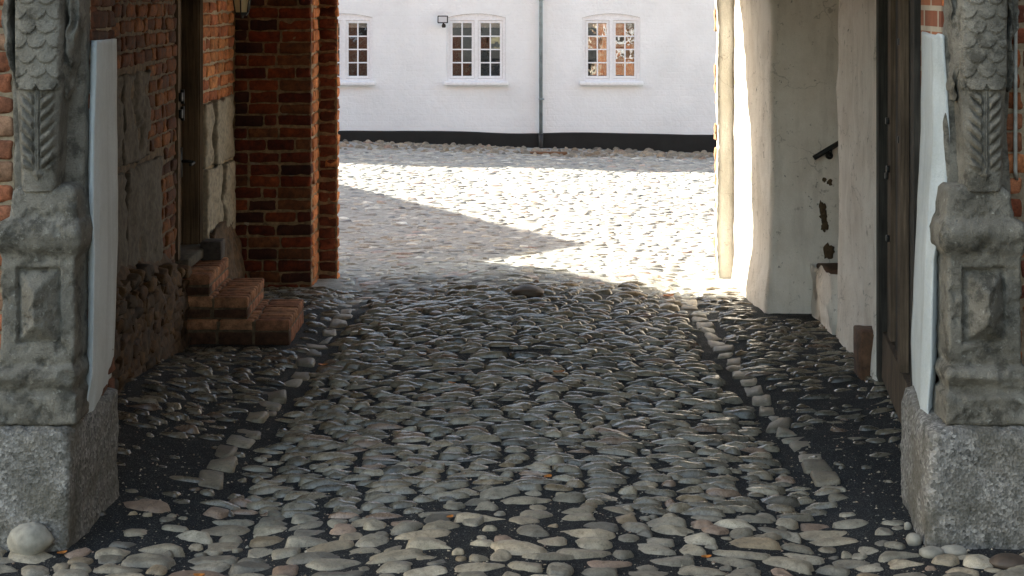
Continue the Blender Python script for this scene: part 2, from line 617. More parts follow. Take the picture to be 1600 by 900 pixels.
def prism(poly, z0, z1, nz_=2, amp=0.0, scale=3.0, seed=0, sub=0.12, closed=True):
    """vertical wall skin following a plan polyline, finely divided so that noise can work on it"""
    pts = []
    P = [np.array(p, float) for p in poly]
    segs = list(zip(P, P[1:] + ([P[0]] if closed else [])))
    if not closed:
        segs = segs[:len(P) - 1]
    for a, b in segs:
        n = max(1, int(np.linalg.norm(b - a) / sub))
        for k in range(n):
            pts.append(a + (b - a) * k / n)
    if not closed:
        pts.append(P[-1])
    pts = np.array(pts)
    n = len(pts)
    zs = np.linspace(z0, z1, max(2, int((z1 - z0) / sub)))
    V = np.zeros((len(zs), n, 3))
    V[:, :, :2] = pts[None]
    V[:, :, 2] = zs[:, None]
    V = V.reshape(-1, 3)
    if amp:
        V = rough(V, amp, scale, seed)
    m_ = n if closed else n - 1
    i, j = np.meshgrid(np.arange(len(zs) - 1), np.arange(m_), indexing='ij')
    a = (i * n + j).ravel()
    b = (i * n + (j + 1) % n).ravel()
    return V, np.stack([a, b, b + n, a + n], 1)

def tube(points, rad, n=10):
    P = np.array(points, float)
    V, Q, T = [], [], []
    for i in range(len(P)):
        d = P[min(i + 1, len(P) - 1)] - P[max(i - 1, 0)]
        d /= np.linalg.norm(d)
        u = np.cross(d, (0, 0, 1) if abs(d[2]) < 0.9 else (1, 0, 0))
        u /= np.linalg.norm(u)
        v = np.cross(d, u)
        for k in range(n):
            a = 2 * math.pi * k / n
            V.append(P[i] + rad * (math.cos(a) * u + math.sin(a) * v))
    for i in range(len(P) - 1):
        for k in range(n):
            Q.append((i * n + k, i * n + (k + 1) % n, (i + 1) * n + (k + 1) % n, (i + 1) * n + k))
    c0 = len(V)
    V += [P[0], P[-1]]
    for k in range(n):
        T.append((c0, (k + 1) % n, k))
        T.append((c0 + 1, (len(P) - 1) * n + k, (len(P) - 1) * n + (k + 1) % n))
    return np.array(V), Q, T

def tag(o, label, cat, group=None):
    o['label'] = label
    o['category'] = cat
    if group:
        o['group'] = group
    return o

def thing(name, label, cat, loc=(0, 0, 0), group=None):
    o = bpy.data.objects.new(name, None)
    COL.objects.link(o)
    o.location = loc
    o.empty_display_size = 0.2
    bpy.context.view_layer.update()
    return tag(o, label, cat, group)

def struct(o):
    o['kind'] = 'structure'
    return o

# ------------------------------------------------------------------ terrain
def gz(x, y):
    x = np.asarray(x, float)
    y = np.asarray(y, float)
    inp = 1 - sstep(14.2, 16.0, y)
    z = 0.055 * np.exp(-((y - 12.9) / 1.5) ** 2) * np.exp(-((x - 0.1) / 0.9) ** 2)
    z = z + inp * (0.075 * np.exp(-(x / 0.80) ** 2) - 0.045 * np.exp(-((np.abs(x - 0.05) - 1.35) / 0.22) ** 2))
    z = z + 0.13 * sstep(-1.65, -2.3, x) * (1 - sstep(10.0, 11.9, y)) * sstep(7.6, 8.6, y)
    z = z + 0.05 * sstep(1.9, 2.3, x) * (1 - sstep(10.0, 11.9, y)) * sstep(7.6, 8.6, y)
    t = np.clip((y - 15) / 12.5, 0, 1)
    z = z + t * (-0.10 - 0.030 * np.clip(x, -6, 6))
    # the two sunken ruts seen near the gate
    z = z - 0.03 * np.exp(-((y - 14.9) / 0.5) ** 2) * np.exp(-((x - 0.3) / 0.8) ** 2)
    P = np.stack([x.ravel(), y.ravel(), np.zeros(x.size)], 1)
    z = z + (0.022 * fbm(P * 1.1, 2, 5)).reshape(x.shape)
    return z

def ground():
    xs = np.concatenate([[-400, -150, -60, -25, -12, -7], np.arange(-4.6, 5.0, 0.045), [7, 12, 25, 60, 150, 400]])
    ys = np.concatenate([[-400, -150, -50, -20, -8, -2, 3, 5.2], np.arange(6.2, 16, 0.045), np.arange(16, 28.2, 0.07), [30, 34, 45, 80, 180, 400]])
    X, Y = np.meshgrid(xs, ys, indexing='ij')
    P = np.stack([X.ravel(), Y.ravel(), np.zeros(X.size)], 1)
    Z = gz(X, Y) + (0.010 * fbm(P * 9, 3, 3)).reshape(X.shape)
    V = np.stack([X.ravel(), Y.ravel(), Z.ravel()], 1)
    n = len(ys)
    i, j = np.meshgrid(np.arange(len(xs) - 1), np.arange(n - 1), indexing='ij')
    a = (i * n + j).ravel()
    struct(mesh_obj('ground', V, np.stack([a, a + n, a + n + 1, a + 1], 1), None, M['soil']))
ground()

PAL = np.array([(0.27, 0.258, 0.232), (0.32, 0.295, 0.25), (0.36, 0.32, 0.265), (0.33, 0.25, 0.21), (0.17, 0.166, 0.158),
                (0.43, 0.405, 0.355), (0.24, 0.23, 0.205), (0.29, 0.24, 0.18)])
PAL = PAL * np.array([1.10, 1.0, 0.86])
PW = np.array([5, 5, 3, 1.6, 2, 1.6, 4, 1.2])
PW = PW / PW.sum()

def stones(name, S, rings, segs, flat=2.6, matn='cobble', lumpy=1.0):
    """S: rows x, y, half length, half width, angle, height, sink, colour(3)"""
    S = np.asarray(S, float)
    n = len(S)
    th = np.arange(segs) / segs * 2 * np.pi
    rho = np.linspace(0, 1, rings + 1)[1:] ** 0.8
    k = rng.random((n, 3)) * 2 * np.pi
    am = rng.random((n, 3)) * np.array([0.13, 0.13, 0.08]) * lumpy
    rad = 1 + sum(am[:, j:j + 1] * np.cos((j + 2) * th[None] + k[:, j:j + 1]) for j in range(3))
    e = 2.0 + rng.random((n, 1)) ** 1.5 * 2.4
    sup = (np.abs(np.cos(th))[None] ** e + np.abs(np.sin(th))[None] ** e) ** (-1 / e)
    rad = rad * sup * (1 + 0.035 * np.cos(5 * th[None] + k[:, :1] * 2) + 0.025 * np.cos(7 * th[None] + k[:, 1:2] * 3))
    fl = flat * (0.75 + 0.6 * rng.random((n, 1)))
    tiltx, tilty = rng.normal(0, 0.10, n), rng.normal(0, 0.10, n)
    f0 = rng.uniform(0.7, 1.1, (n, 1))
    fx, fy = rng.normal(0, 0.16, (n, 1)), rng.normal(0, 0.22, (n, 1))
    V = np.zeros((n, 1 + rings * segs, 3))
    ca, sa = np.cos(S[:, 4])[:, None], np.sin(S[:, 4])[:, None]
    hgt = S[:, 5][:, None]
    V[:, 0, 2] = np.minimum(1, f0[:, 0]) * hgt[:, 0]
    for r in range(rings):
        q = rho[r]
        lx = S[:, 2][:, None] * rad * np.cos(th) * q
        ly = S[:, 3][:, None] * rad * np.sin(th) * q
        zz = hgt * (1 - q ** fl) - (0.030 if r == rings - 1 else 0)
        zz = np.minimum(zz, hgt * f0 - lx * fx - ly * fy)
        zz = zz + (tiltx[:, None] * lx + tilty[:, None] * ly * 1.5) * 0.8
        s = slice(1 + r * segs, 1 + (r + 1) * segs)
        V[:, s, 0] = lx * ca - ly * sa
        V[:, s, 1] = lx * sa + ly * ca
        V[:, s, 2] = zz
    base = gz(S[:, 0], S[:, 1]) - S[:, 6]
    V[:, :, 0] += S[:, 0][:, None]
    V[:, :, 1] += S[:, 1][:, None]
    V[:, :, 2] += base[:, None]
    V = V.reshape(-1, 3)
    V[:, 2] += 0.006 * fbm(V * 24, 2, 21) + 0.003 * fbm(V * 60, 2, 23)
    m = 1 + rings * segs
    off = (np.arange(n) * m)[:, None]
    T = np.array([(0, 1 + j, 1 + (j + 1) % segs) for j in range(segs)])
    Q = np.array([(1 + r * segs + j, 1 + (r + 1) * segs + j, 1 + (r + 1) * segs + (j + 1) % segs, 1 + r * segs + (j + 1) % segs)
                  for r in range(rings - 1) for j in range(segs)])
    T = (T[None] + off[:, :, None]).reshape(-1, 3)
    Q = (Q[None] + off[:, :, None]).reshape(-1, 4)
    C = np.repeat(S[:, 7:10], m, axis=0)
    return struct(mesh_obj(name, V, Q, T, M[matn], None, C))

COOL = np.array([0.87, 1.0, 1.20])
def lay(y0, y1, xf0, xf1, row, lens, wid, hgt, jit, keep, ang=0.10, sink=(0.0, 0.012), gap=(0.008, 0.03), bright=1.0, skip=None):
    out = []
    y = y0
    ph = rng.random(3) * 6
    while y < y1:
        x = xf0(y) + rng.random() * 0.2
        while x < xf1(y):
            L = rng.uniform(*lens)
            if rng.random() < 0.18:
                L *= rng.uniform(0.5, 0.75)
            cx = x + L / 2
            yy = y + 0.07 * math.sin(cx * 1.3 + ph[0] + y * 0.3) + 0.04 * math.sin(cx * 3.1 + ph[1] + y) + rng.normal(0, jit)
            x += L + rng.uniform(*gap)
            if rng.random() > keep:
                continue
            if skip and skip(cx, yy):
                continue
            c = PAL[rng.choice(len(PAL), p=PW)] * rng.uniform(0.75, 1.25) * bright
            W = rng.uniform(*wid)
            out.append((cx, yy, L / 2, W / 2, rng.normal(0, ang), rng.uniform(*hgt), rng.uniform(*sink), *c))
        y += row * rng.uniform(0.92, 1.08)
    return out

def fill(S, n, x0, x1, y0, y1, rr, h, bright, skip):
    A = np.array([q[:5] for q in S])
    out = []
    for k in range(n):
        x, y = rng.uniform(x0, x1), rng.uniform(y0, y1)
        if skip(x, y):
            continue
        a = rng.uniform(*rr)
        b = a * rng.uniform(0.5, 0.85)
        B = A[np.abs(A[:, 1] - y) < 0.25]
        if len(B) and np.any(((x - B[:, 0]) / (B[:, 2] + a * 0.85)) ** 2 + ((y - B[:, 1]) / (B[:, 3] + b * 0.8)) ** 2 < 1):
            continue
        c = PAL[rng.choice(len(PAL), p=PW)] * rng.uniform(0.7, 1.25) * bright
        q = (x, y, a, b, rng.normal(0, 0.4), rng.uniform(*h), 0.002, *c)
        out.append(q)
        A = np.vstack([A, q[:5]])
    return S + out

KR = [(1.40, 13.5), (1.47, 11.0), (1.60, 8.4)]
KL = [(-1.30, 13.5), (-1.42, 11.0), (-1.58, 8.5)]
def kerb_x(K, y):
    return float(np.interp(-y, [-a[1] for a in K], [a[0] for a in K]))

def soilpatch(x, y, s):
    return float(noise(np.array([[x * 1.1, y * 0.8, s]]), 77)[0])

def y_front(x):
    return 7.95 + 0.3 * float(noise(np.array([[x * 1.7, 0.3, 0]]), 12)[0])

def y_yard(x):
    return 13.35 + 0.45 * float(noise(np.array([[x * 1.3, 2.3, 0]]), 14)[0])

def skip_mid(x, y):
    if y > y_yard(x) + rng.normal(0, 0.25) and kerb_x(KL, y) < x < kerb_x(KR, y):
        return True
    if y > 14.05:
        return True
    if y < y_front(x):
        return True
    if (x < -1.42 and y < 9.3) or (x > 1.50 and y < 9.2):
        return rng.random() < 0.86
    kr, kl = kerb_x(KR, y), kerb_x(KL, y)
    if 8.3 < y < 13.7 and (-0.16 < x - kr < 0.11 or -0.11 < x - kl < 0.16):
        return True
    if y < 13.8 and (x > 1.83 + 0.0 * y) and y > 12.7:
        return True
    if x < -1.52 and 11.75 < y < 12.8:
        return True
    out = x > kr or x < kl
    p = soilpatch(x, y, 0.5)
    if out and p > (-0.05 if y < 10.6 else 0.4):
        return rng.random() < 0.72
    return p > 0.55 and rng.random() < 0.45

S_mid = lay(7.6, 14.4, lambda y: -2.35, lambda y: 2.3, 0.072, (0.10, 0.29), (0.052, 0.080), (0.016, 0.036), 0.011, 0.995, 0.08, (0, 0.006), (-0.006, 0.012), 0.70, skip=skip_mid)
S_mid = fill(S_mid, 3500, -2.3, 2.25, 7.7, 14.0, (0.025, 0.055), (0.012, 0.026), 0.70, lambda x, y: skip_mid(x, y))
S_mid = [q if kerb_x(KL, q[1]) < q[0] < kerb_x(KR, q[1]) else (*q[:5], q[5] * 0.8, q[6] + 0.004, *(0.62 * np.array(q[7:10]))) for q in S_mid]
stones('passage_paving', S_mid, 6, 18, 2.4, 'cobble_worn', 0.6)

def skip_front(x, y):
    if (x < -1.86 or x > 1.80) and y > 7.5:
        return True
    if y > y_front(x):
        return True
    if abs(x) > 1.5 and y > 7.55:
        return rng.random() < 0.8
    e = abs(x) - 1.35
    return soilpatch(x, y, 3.3) > (0.62 - 0.45 * max(0, e)) and rng.random() < 0.6
S_f = lay(6.1, 8.38, lambda y: -2.9, lambda y: 2.9, 0.118, (0.10, 0.28), (0.088, 0.135), (0.014, 0.036), 0.020, 0.99, 0.18, (0.0, 0.008), (-0.004, 0.020), 0.88, skip=skip_front)
S_f = fill(S_f, 4000, -2.8, 2.8, 6.2, 8.4, (0.025, 0.07), (0.010, 0.026), 0.88, skip_front)
stones('forecourt_paving', S_f, 7, 20, 3.4)

def skip_yard(x, y):
    if y < y_yard(x) + rng.normal(0, 0.25) or (y < 13.7 and (x < kerb_x(KL, y) - 0.1 or x > kerb_x(KR, y) + 0.1)):
        return True
    if y < 14.1 and (x < -1.65 or x > 1.85):
        return True
    if y < 14.7 and (x < -1.5 or x > 1.72):
        return True
    return soilpatch(x, y, 8.1) > 0.5 and rng.random() < 0.4
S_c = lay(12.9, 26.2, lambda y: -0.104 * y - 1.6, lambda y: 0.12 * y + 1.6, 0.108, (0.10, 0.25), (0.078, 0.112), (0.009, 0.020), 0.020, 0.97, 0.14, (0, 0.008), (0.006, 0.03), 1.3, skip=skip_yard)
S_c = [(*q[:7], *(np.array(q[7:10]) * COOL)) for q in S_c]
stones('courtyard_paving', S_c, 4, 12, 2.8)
S_g = lay(26.1, 27.5, lambda y: -4.8, lambda y: 5.2, 0.14, (0.06, 0.22), (0.07, 0.13), (0.02, 0.075), 0.035, 0.8, 0.5, (0, 0.02), (0.0, 0.06), 0.7)
stones('wall_foot_paving', S_g, 4, 12, 2.0)

def kerb(K, y0, y1, seed):
    r = np.random.default_rng(seed)
    mb = MB()
    y = y0
    while y < y1:
        L = r.uniform(0.09, 0.27)
        Wd = r.uniform(0.10, 0.16)
        cx, cy = kerb_x(K, y) + r.normal(0, 0.015), y + L / 2
        V, Q = rbox(0, 0, 0, Wd / 2, L / 2 - 0.002, 0.06, 0.016, r.normal(0, 0.07) + (-0.06 if K is KR else 0.06))
        V = rough(V, 0.028, 11, seed + int(y * 50))
        V += (cx, cy, float(gz(cx, cy)) - 0.051 + r.uniform(-0.006, 0.008))
        c = PAL[r.choice([0, 1, 5, 5, 2])] * r.uniform(0.45, 0.75)
        mb.add(V, Q, None, c)
        y += L + r.uniform(0.005, 0.02)
        if r.random() < (0.08 if K is KR else 0.22):
            y += 0.15
    return struct(mb.build('kerb', M['cobble']))
kerb(KR, 8.3, 13.6, 3)
kerb(KL, 8.5, 13.6, 4)

def grit():
    n = 8000
    x = rng.uniform(-2.6, 2.6, n)
    y = 6.6 + 3.6 * rng.random(n) ** 1.6
    r = 0.0022 + 0.006 * rng.random(n) ** 3
    B = np.array([(1, 0, 0), (0.5, 0.85, 0.1), (-0.5, 0.8, 0), (-1, 0, 0.1), (-0.45, -0.85, 0), (0.5, -0.8, 0.1), (0.1, 0, 0.8)])
    V = B[None] * r[:, None, None] * (1 + 0.3 * rng.normal(0, 1, (n, 7, 3)))
    V[:, :, 0] += x[:, None]
    V[:, :, 1] += y[:, None]
    P = np.stack([x, y, 0 * x], 1)
    V[:, :, 2] += (gz(x, y) + 0.010 * fbm(P * 9, 3, 3) + 0.001)[:, None]
    T = np.array([(k, (k + 1) % 6, 6) for k in range(6)])
    T = (T[None] + (np.arange(n) * 7)[:, None, None]).reshape(-1, 3)
    C = np.repeat(PAL[rng.choice(len(PAL), n)] * rng.uniform(0.5, 1.3, (n, 1)), 7, axis=0)
    o = mesh_obj('gravel', V.reshape(-1, 3), None, T, M['cobble'], None, C, False)
    o['kind'] = 'stuff'
grit()

# ------------------------------------------------------------------ brickwork
BR_RED = [(0.33, 0.105, 0.045), (0.27, 0.080, 0.038), (0.38, 0.14, 0.06), (0.22, 0.065, 0.035), (0.30, 0.115, 0.06), (0.15, 0.05, 0.032)]
BR_DARK = [(0.16, 0.065, 0.035), (0.12, 0.05, 0.03), (0.20, 0.075, 0.038), (0.09, 0.045, 0.03)]

def brick_panel(o, u, wv, width, z0, z1, seed, pal=BR_RED, course=0.100, depth=0.11, hole=None, wear=0.006, blen=0.255, jt=0.015, proud=0.004):
    """bricks as real blocks. o: plan origin, u: direction along, wv: outward normal"""
    r = np.random.default_rng(seed)
    o, u, wv = np.array(o, float), np.array(u, float), np.array(wv, float)
    u /= np.linalg.norm(u)
    wv /= np.linalg.norm(wv)
    mb = MB()
    z, row = z0, 0
    while z < z1:
        x = 0.0
        i = (row * 2) % 3
        if row % 2:
            i = 2
        while x < width - 0.02:
            L = 0.12 if i % 3 == 2 else blen
            L *= r.uniform(0.92, 1.06)
            if width - x - L < 0.08:
                L = width - x
            i += 1
            cx, cz = x + L / 2, z + course / 2
            x += L
            if hole and hole(cx, cz):
                continue
            hx, hz = max(0.02, (L - jt) / 2), (course - jt) / 2 * r.uniform(0.93, 1.03)
            pr = proud + r.normal(0, 0.003)
            V, Q = rbox(0, 0, 0, hx, depth / 2, hz, 0.012)
            V = rough(V, wear, 16, seed + row * 31 + int(cx * 40), 2) + r.normal(0, 0.0015, (1, 3))
            d = V[:, 1] + depth / 2 - pr       # 0 at face, inward positive
            W = np.zeros_like(V)
            W[:, :2] = o + np.outer(V[:, 0] + cx, u) - np.outer(d, wv)
            W[:, 2] = V[:, 2] + cz + 0.005 * math.sin(cx * 2.1 + row)
            c = np.array(pal[r.integers(len(pal))]) * r.uniform(0.75, 1.25)
            # chipped dirt patches
            nn = fbm(W * 9, 2, seed)[:, None]
            mb.add(W, Q, None, np.clip(c * (1 + 0.35 * nn), 0.01, 1))
        z += course
        row += 1
    return mb

def mortar_skin(o, u, wv, width, z0, z1, seed, inset=0.008, amp=0.010):
    o, u, wv = np.array(o, float), np.array(u, float), np.array(wv, float)
    u /= np.linalg.norm(u)
    wv /= np.linalg.norm(wv)
    nx, nz_ = max(2, int(width / 0.02)), max(2, int((z1 - z0) / 0.02))
    X, Z = np.meshgrid(np.linspace(0, width, nx), np.linspace(z0, z1, nz_), indexing='ij')
    P = np.zeros((X.size, 3))
    P[:, :2] = o + np.outer(X.ravel(), u)
    P[:, 2] = Z.ravel()
    d = amp * fbm(P * 13, 3, seed) - inset
    P[:, :2] += np.outer(d, wv)
    i, j = np.meshgrid(np.arange(nx - 1), np.arange(nz_ - 1), indexing='ij')
    a = (i * nz_ + j).ravel()
    return P, np.stack([a, a + nz_, a + nz_ + 1, a + 1], 1)

# ------------------------------------------------------------------ gatehouse
GH = thing('gatehouse', 'old brick gatehouse whose vaulted cobbled passage frames the courtyard', 'gatehouse', (0, 11, 0))

def brickpart(name, o, u, wv, width, z0, z1, seed, mortar='mortar', **kw):
    mpart = MB()
    mpart.add(*mortar_skin(o, u, wv, width, z0, z1, seed))
    b = mpart.build('mortar_bed', M[mortar])
    f = brick_panel(o, u, wv, width, z0, z1, seed, **kw).build(name, M['brick'], GH)
    b.parent = f
    b.matrix_parent_inverse = GH.matrix_basis.inverted()
    b.matrix_parent_inverse.identity()
    return f

def sub(parent, o):
    o.parent = parent
    o.matrix_parent_inverse.identity()
    return o

# left passage wall: plan line x = -2.40, 8.4..11.95, door, 12.8..14.0
def hole_near(x, z):
    y = 8.4 + x
    if y < 11.08 and z < 1.98:
        return True
    if y < 11.45 and z < 1.38:
        return True
    return z < 0.45
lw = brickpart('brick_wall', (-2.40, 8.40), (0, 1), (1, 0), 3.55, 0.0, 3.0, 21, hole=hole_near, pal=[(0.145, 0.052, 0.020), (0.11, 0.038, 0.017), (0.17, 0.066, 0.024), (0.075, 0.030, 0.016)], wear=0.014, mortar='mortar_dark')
def block(y0, y1, z0, z1, x, seed, parent, m='stoneblock', th=0.10):
    V, Q = rbox(x - th / 2, (y0 + y1) / 2, (z0 + z1) / 2, th / 2, (y1 - y0) / 2, (z1 - z0) / 2, 0.015, 0.0, BT)
    V = rough(V, 0.024, 6, seed)
    V = rough(V, 0.012, 22, seed + 2)
    V[:, 0] -= 0.03 * sstep(0.25, 0.5, fbm(V * 5, 3, seed + 4))
    o = mesh_obj('stone_block', V, Q, None, M[m], None)
    return sub(parent, o)
for k, (y0, y1, z0, z1) in enumerate([(8.5, 10.3, 1.40, 1.95), (10.32, 11.06, 1.40, 1.96), (8.5, 10.4, 0.55, 1.37), (10.42, 11.43, 0.60, 1.36)]):
    block(y0, y1, z0, z1, -2.385, 40 + k, lw)
# battered, crumbling foot of that wall
n_l = 60
def footing():
    ys = np.linspace(8.45, 11.93, 110)
    prof = np.linspace(0, 1, 22)
    V = []
    for y in ys:
        top = np.interp(y, [8.4, 10.2, 11.2, 11.93], [0.92, 0.86, 0.74, 0.60]) + 0.05 * float(noise(np.array([[y * 5, 0, 0]]), 3)[0])
        for t in prof:
            x = -2.43 + 0.115 * (1 - t ** 9) + 0.02 * (1 - t)
            V.append((x if t < 1 else -2.45, y, top * t - 0.02))
    V = np.array(V)
    V = rough(V, 0.045, 7, 8, 4)
    V = rough(V * 1.0, 0.018, 30, 18, 2)
    n = len(prof)
    i, j = np.meshgrid(np.arange(len(ys) - 1), np.arange(n - 1), indexing='ij')
    a = (i * n + j).ravel()
    Q = list(np.stack([a, a + n, a + n + 1, a + 1], 1))
    e = (len(ys) - 1) * n
    T = []
    c = len(V)
    V = np.vstack([V, [(-2.45, 11.93, 0.0)]])
    for k in range(n - 1):
        T.append((e + k, c, e + k + 1))
    fo = sub(lw, mesh_obj('wall_footing', V, Q, T, M['earthwall'], None))
    fb = brick_panel((-2.325, 8.5), (0, 1), (1, 0), 3.44, -0.04, 0.9, 29, wear=0.034, jt=0.022, proud=0.028,
                     pal=[(0.085, 0.046, 0.022), (0.066, 0.038, 0.021), (0.10, 0.058, 0.028), (0.052, 0.034, 0.02)],
                     hole=lambda x, z: z > np.interp(x + 8.5, [8.4, 10.2, 11.2, 11.93], [0.84, 0.78, 0.66, 0.52]))
    sub(lw, fb.build('brick_course', M['brick']))
footing()

# jamb wall beyond the door, turned a little to the street
def hole_j(x, z):
    return z < 1.62 or (x < 0.09 and z > 1.62 and False)
jd = np.array([0.07, 1.2])
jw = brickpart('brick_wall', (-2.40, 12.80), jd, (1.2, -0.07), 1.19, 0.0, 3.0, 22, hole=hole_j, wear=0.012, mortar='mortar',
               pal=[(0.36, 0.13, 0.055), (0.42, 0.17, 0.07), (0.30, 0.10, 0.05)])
for k, (a, b, z0, z1) in enumerate([(0.14, 0.40, 1.12, 1.60), (0.42, 1.16, 1.10, 1.61), (0.12, 0.72, 0.52, 1.09), (0.74, 1.15, 0.45, 1.08)]):
    block(12.8 + a, 12.8 + b, z0, z1, -2.375 + 0.058 * (a + b) / 2 + 0.004 * k, 50 + k, jw, 'paleblock')
def bulge():
    zs = np.linspace(0, 0.62, 26)
    rings = []
    for z in zs:
        o = 0.13 * math.sin(math.pi * min(1, (1 - z / 0.62) * 0.55 + 0.05)) if z < 0.62 else 0
        rings.append(ring_rect(-2.55, -2.345 + 0.10 * (1 - (z / 0.62) ** 2) + 0.02, 12.95, 13.97, 0.03, 12, 24, 4))
    V, Q, T = loft_rings(rings, zs)
    V = rough(V, 0.05, 6, 71, 4)
    V = rough(V, 0.02, 24, 72, 2)
    sub(jw, mesh_obj('wall_footing', V, Q, T, M['earthwall'], None))
bulge()

# rear arch, left brick pier in two steps
pm = MB()
pm.box(-2.9, -1.70, 14.012, 14.60, -0.2, 3.2)
pm.box(-2.9, -1.54, 14.512, 14.64, -0.2, 3.2)
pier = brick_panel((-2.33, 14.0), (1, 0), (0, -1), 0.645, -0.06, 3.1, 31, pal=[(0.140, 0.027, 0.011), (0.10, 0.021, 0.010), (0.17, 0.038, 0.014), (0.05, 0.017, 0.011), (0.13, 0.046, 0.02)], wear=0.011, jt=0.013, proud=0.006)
mbr = brick_panel((-1.688, 14.115), (0, 1), (1, 0), 0.385, -0.06, 3.1, 32, wear=0.012, pal=[(0.42, 0.15, 0.055), (0.36, 0.12, 0.045)])  # front palettes darker, return palettes brighter: light and shade set in brick colour
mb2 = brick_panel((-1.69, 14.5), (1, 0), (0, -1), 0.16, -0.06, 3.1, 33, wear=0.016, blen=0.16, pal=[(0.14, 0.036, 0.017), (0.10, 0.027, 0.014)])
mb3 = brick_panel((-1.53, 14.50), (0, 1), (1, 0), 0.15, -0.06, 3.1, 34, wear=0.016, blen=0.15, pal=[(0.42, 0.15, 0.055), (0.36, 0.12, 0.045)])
for q in (mbr, mb2, mb3):
    pier.add(np.concatenate(q.V), np.concatenate(q.Q), None, np.concatenate(q.C))
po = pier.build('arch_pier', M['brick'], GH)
mo = MB()
for args in (((-2.40, 14.0), (1, 0), (0, -1), 0.71, -0.1, 3.1, 31), ((-1.69, 14.0), (0, 1), (1, 0), 0.5, -0.1, 3.1, 32),
             ((-1.69, 14.5), (1, 0), (0, -1), 0.16, -0.1, 3.1, 33), ((-1.53, 14.5), (0, 1), (1, 0), 0.15, -0.1, 3.1, 34)):
    mo.add(*mortar_skin(*args, amp=0.012, inset=0.007))
sub(po, mo.build('mortar_bed', M['mortar_brown']))
sub(po, pm.build('brick_core', M['mortar'], smooth=False))

# arched walls
def arch_wall(name, m, x0, x1, y0, y1, ztop, ax0, ax1, spring, zbot=-0.3, n=24, parent=None, rise=None):
    cx, r = (ax0 + ax1) / 2, (ax1 - ax0) / 2
    arc = [(cx - r * math.cos(math.pi * k / n), spring + (rise or r) * math.sin(math.pi * k / n)) for k in range(n + 1)]
    V, Q = [], []
    for y in (y0, y1):
        for x, z in arc:
            V += [(x, y, z), (x, y, ztop)]
        V += [(x0, y, zbot), (ax0, y, zbot), (x0, y, spring), (x0, y, ztop), (x1, y, zbot), (ax1, y, zbot), (x1, y, spring), (x1, y, ztop)]
    h = len(V) // 2
    e = 2 * (n + 1)
    for f in (0, 1):
        b = f * h
        fs = []
        for k in range(n):
            fs.append((2 * k, 2 * k + 2, 2 * k + 3, 2 * k + 1))
        fs += [(e, e + 1, 0, e + 2), (e + 2, 0, 1, e + 3), (e + 5, e + 4, e + 6, 2 * n), (2 * n, e + 6, e + 7, 2 * n + 1)]
        for q in fs:
            q = tuple(b + i for i in q)
            Q.append(q if f == 0 else q[::-1])
    for k in range(n):
        Q.append((2 * k, 2 * k + h, 2 * k + 2 + h, 2 * k + 2))
    Q += [(e + 1, e + 1 + h, h, 0), (2 * n, 2 * n + h, e + 5 + h, e + 5), (e, e + 2, e + 2 + h, e + h), (e + 2, e + 3, e + 3 + h, e + 2 + h),
          (e + 4, e + 4 + h, e + 6 + h, e + 6), (e + 6, e + 6 + h, e + 7 + h, e + 7), (e + 3, 1, 1 + h, e + 3 + h), (2 * n + 1, e + 7, e + 7 + h, 2 * n + 1 + h)]
    for k in range(n):
        Q.append((2 * k + 1, 2 * k + 3, 2 * k + 3 + h, 2 * k + 1 + h))
    return mesh_obj(name, V, Q, None, m, parent, None, False)
cw = arch_wall('courtyard_wall', M['brickproc'], -40, 14, 14.642, 14.80, 8.0, -1.56, 1.80, 2.35, parent=GH, rise=0.85)
sw = arch_wall('street_wall', M['brickproc'], -40, 14, 7.93, 8.33, 8.0, -2.0, 2.0, 2.60, parent=GH, rise=0.55)  # unseen far length and low arch are shaped to shade street and passage
# small courtyard windows of the gatehouse (seen mirrored in the far panes)
for x in (-5.6, -3.4, 3.0, 5.2):
    b = MB().box(x - 0.55, x + 0.55, 14.79, 14.84, 1.0, 2.3)
    f = b.build('window', M['paintwhite'], GH, False)
    p_ = MB()
    for i in range(2):
        for j in range(3):
            p_.box(x - 0.47 + i * 0.5, x - 0.03 + i * 0.5, 14.838, 14.846, 1.08 + j * 0.4, 1.42 + j * 0.4)
    sub(f, p_.build('pane', M['interior'], None, False))
for x0, x1 in ((-40, -39.8), (13.8, 14)):
    MB().box(x0, x1, 8.33, 14.64, -0.3, 8.0).build('end_wall', M['brickproc'], GH, False)
rf = MB()
rf.add([(-40.3, 7.5, 7.9), (14.3, 7.5, 7.9), (14.3, 11.4, 11.2), (-40.3, 11.4, 11.2), (-40.3, 15.2, 7.9), (14.3, 15.2, 7.9),
        (-40.3, 7.5, 8.05), (14.3, 7.5, 8.05), (14.3, 11.4, 11.4), (-40.3, 11.4, 11.4), (-40.3, 15.2, 8.05), (14.3, 15.2, 8.05)],
       [(0, 1, 2, 3), (3, 2, 5, 4), (6, 9, 8, 7), (9, 10, 11, 8), (0, 6, 7, 1), (4, 5, 11, 10), (0, 3, 9, 6), (3, 4, 10, 9), (1, 7, 8, 2), (2, 8, 11, 5)])
rf.build('roof', M['roof'], GH, False)

# vault over the passage
def vault():
    n, V, Q = 28, [], []
    ys = np.linspace(8.30, 14.66, 40)
    for y in ys:
        for k in range(n + 1):
            a = math.pi * k / n
            V.append((-0.05 - 2.55 * math.cos(a), y, 2.60 + 1.75 * math.sin(a)))
    m_ = n + 1
    for i in range(len(ys) - 1):
        for k in range(n):
            Q.append((i * m_ + k, i * m_ + k + 1, (i + 1) * m_ + k + 1, (i + 1) * m_ + k))
    V = rough(np.array(V), 0.03, 2, 4)
    mesh_obj('vault', V, Q, None, M['vault'], GH)
vault()
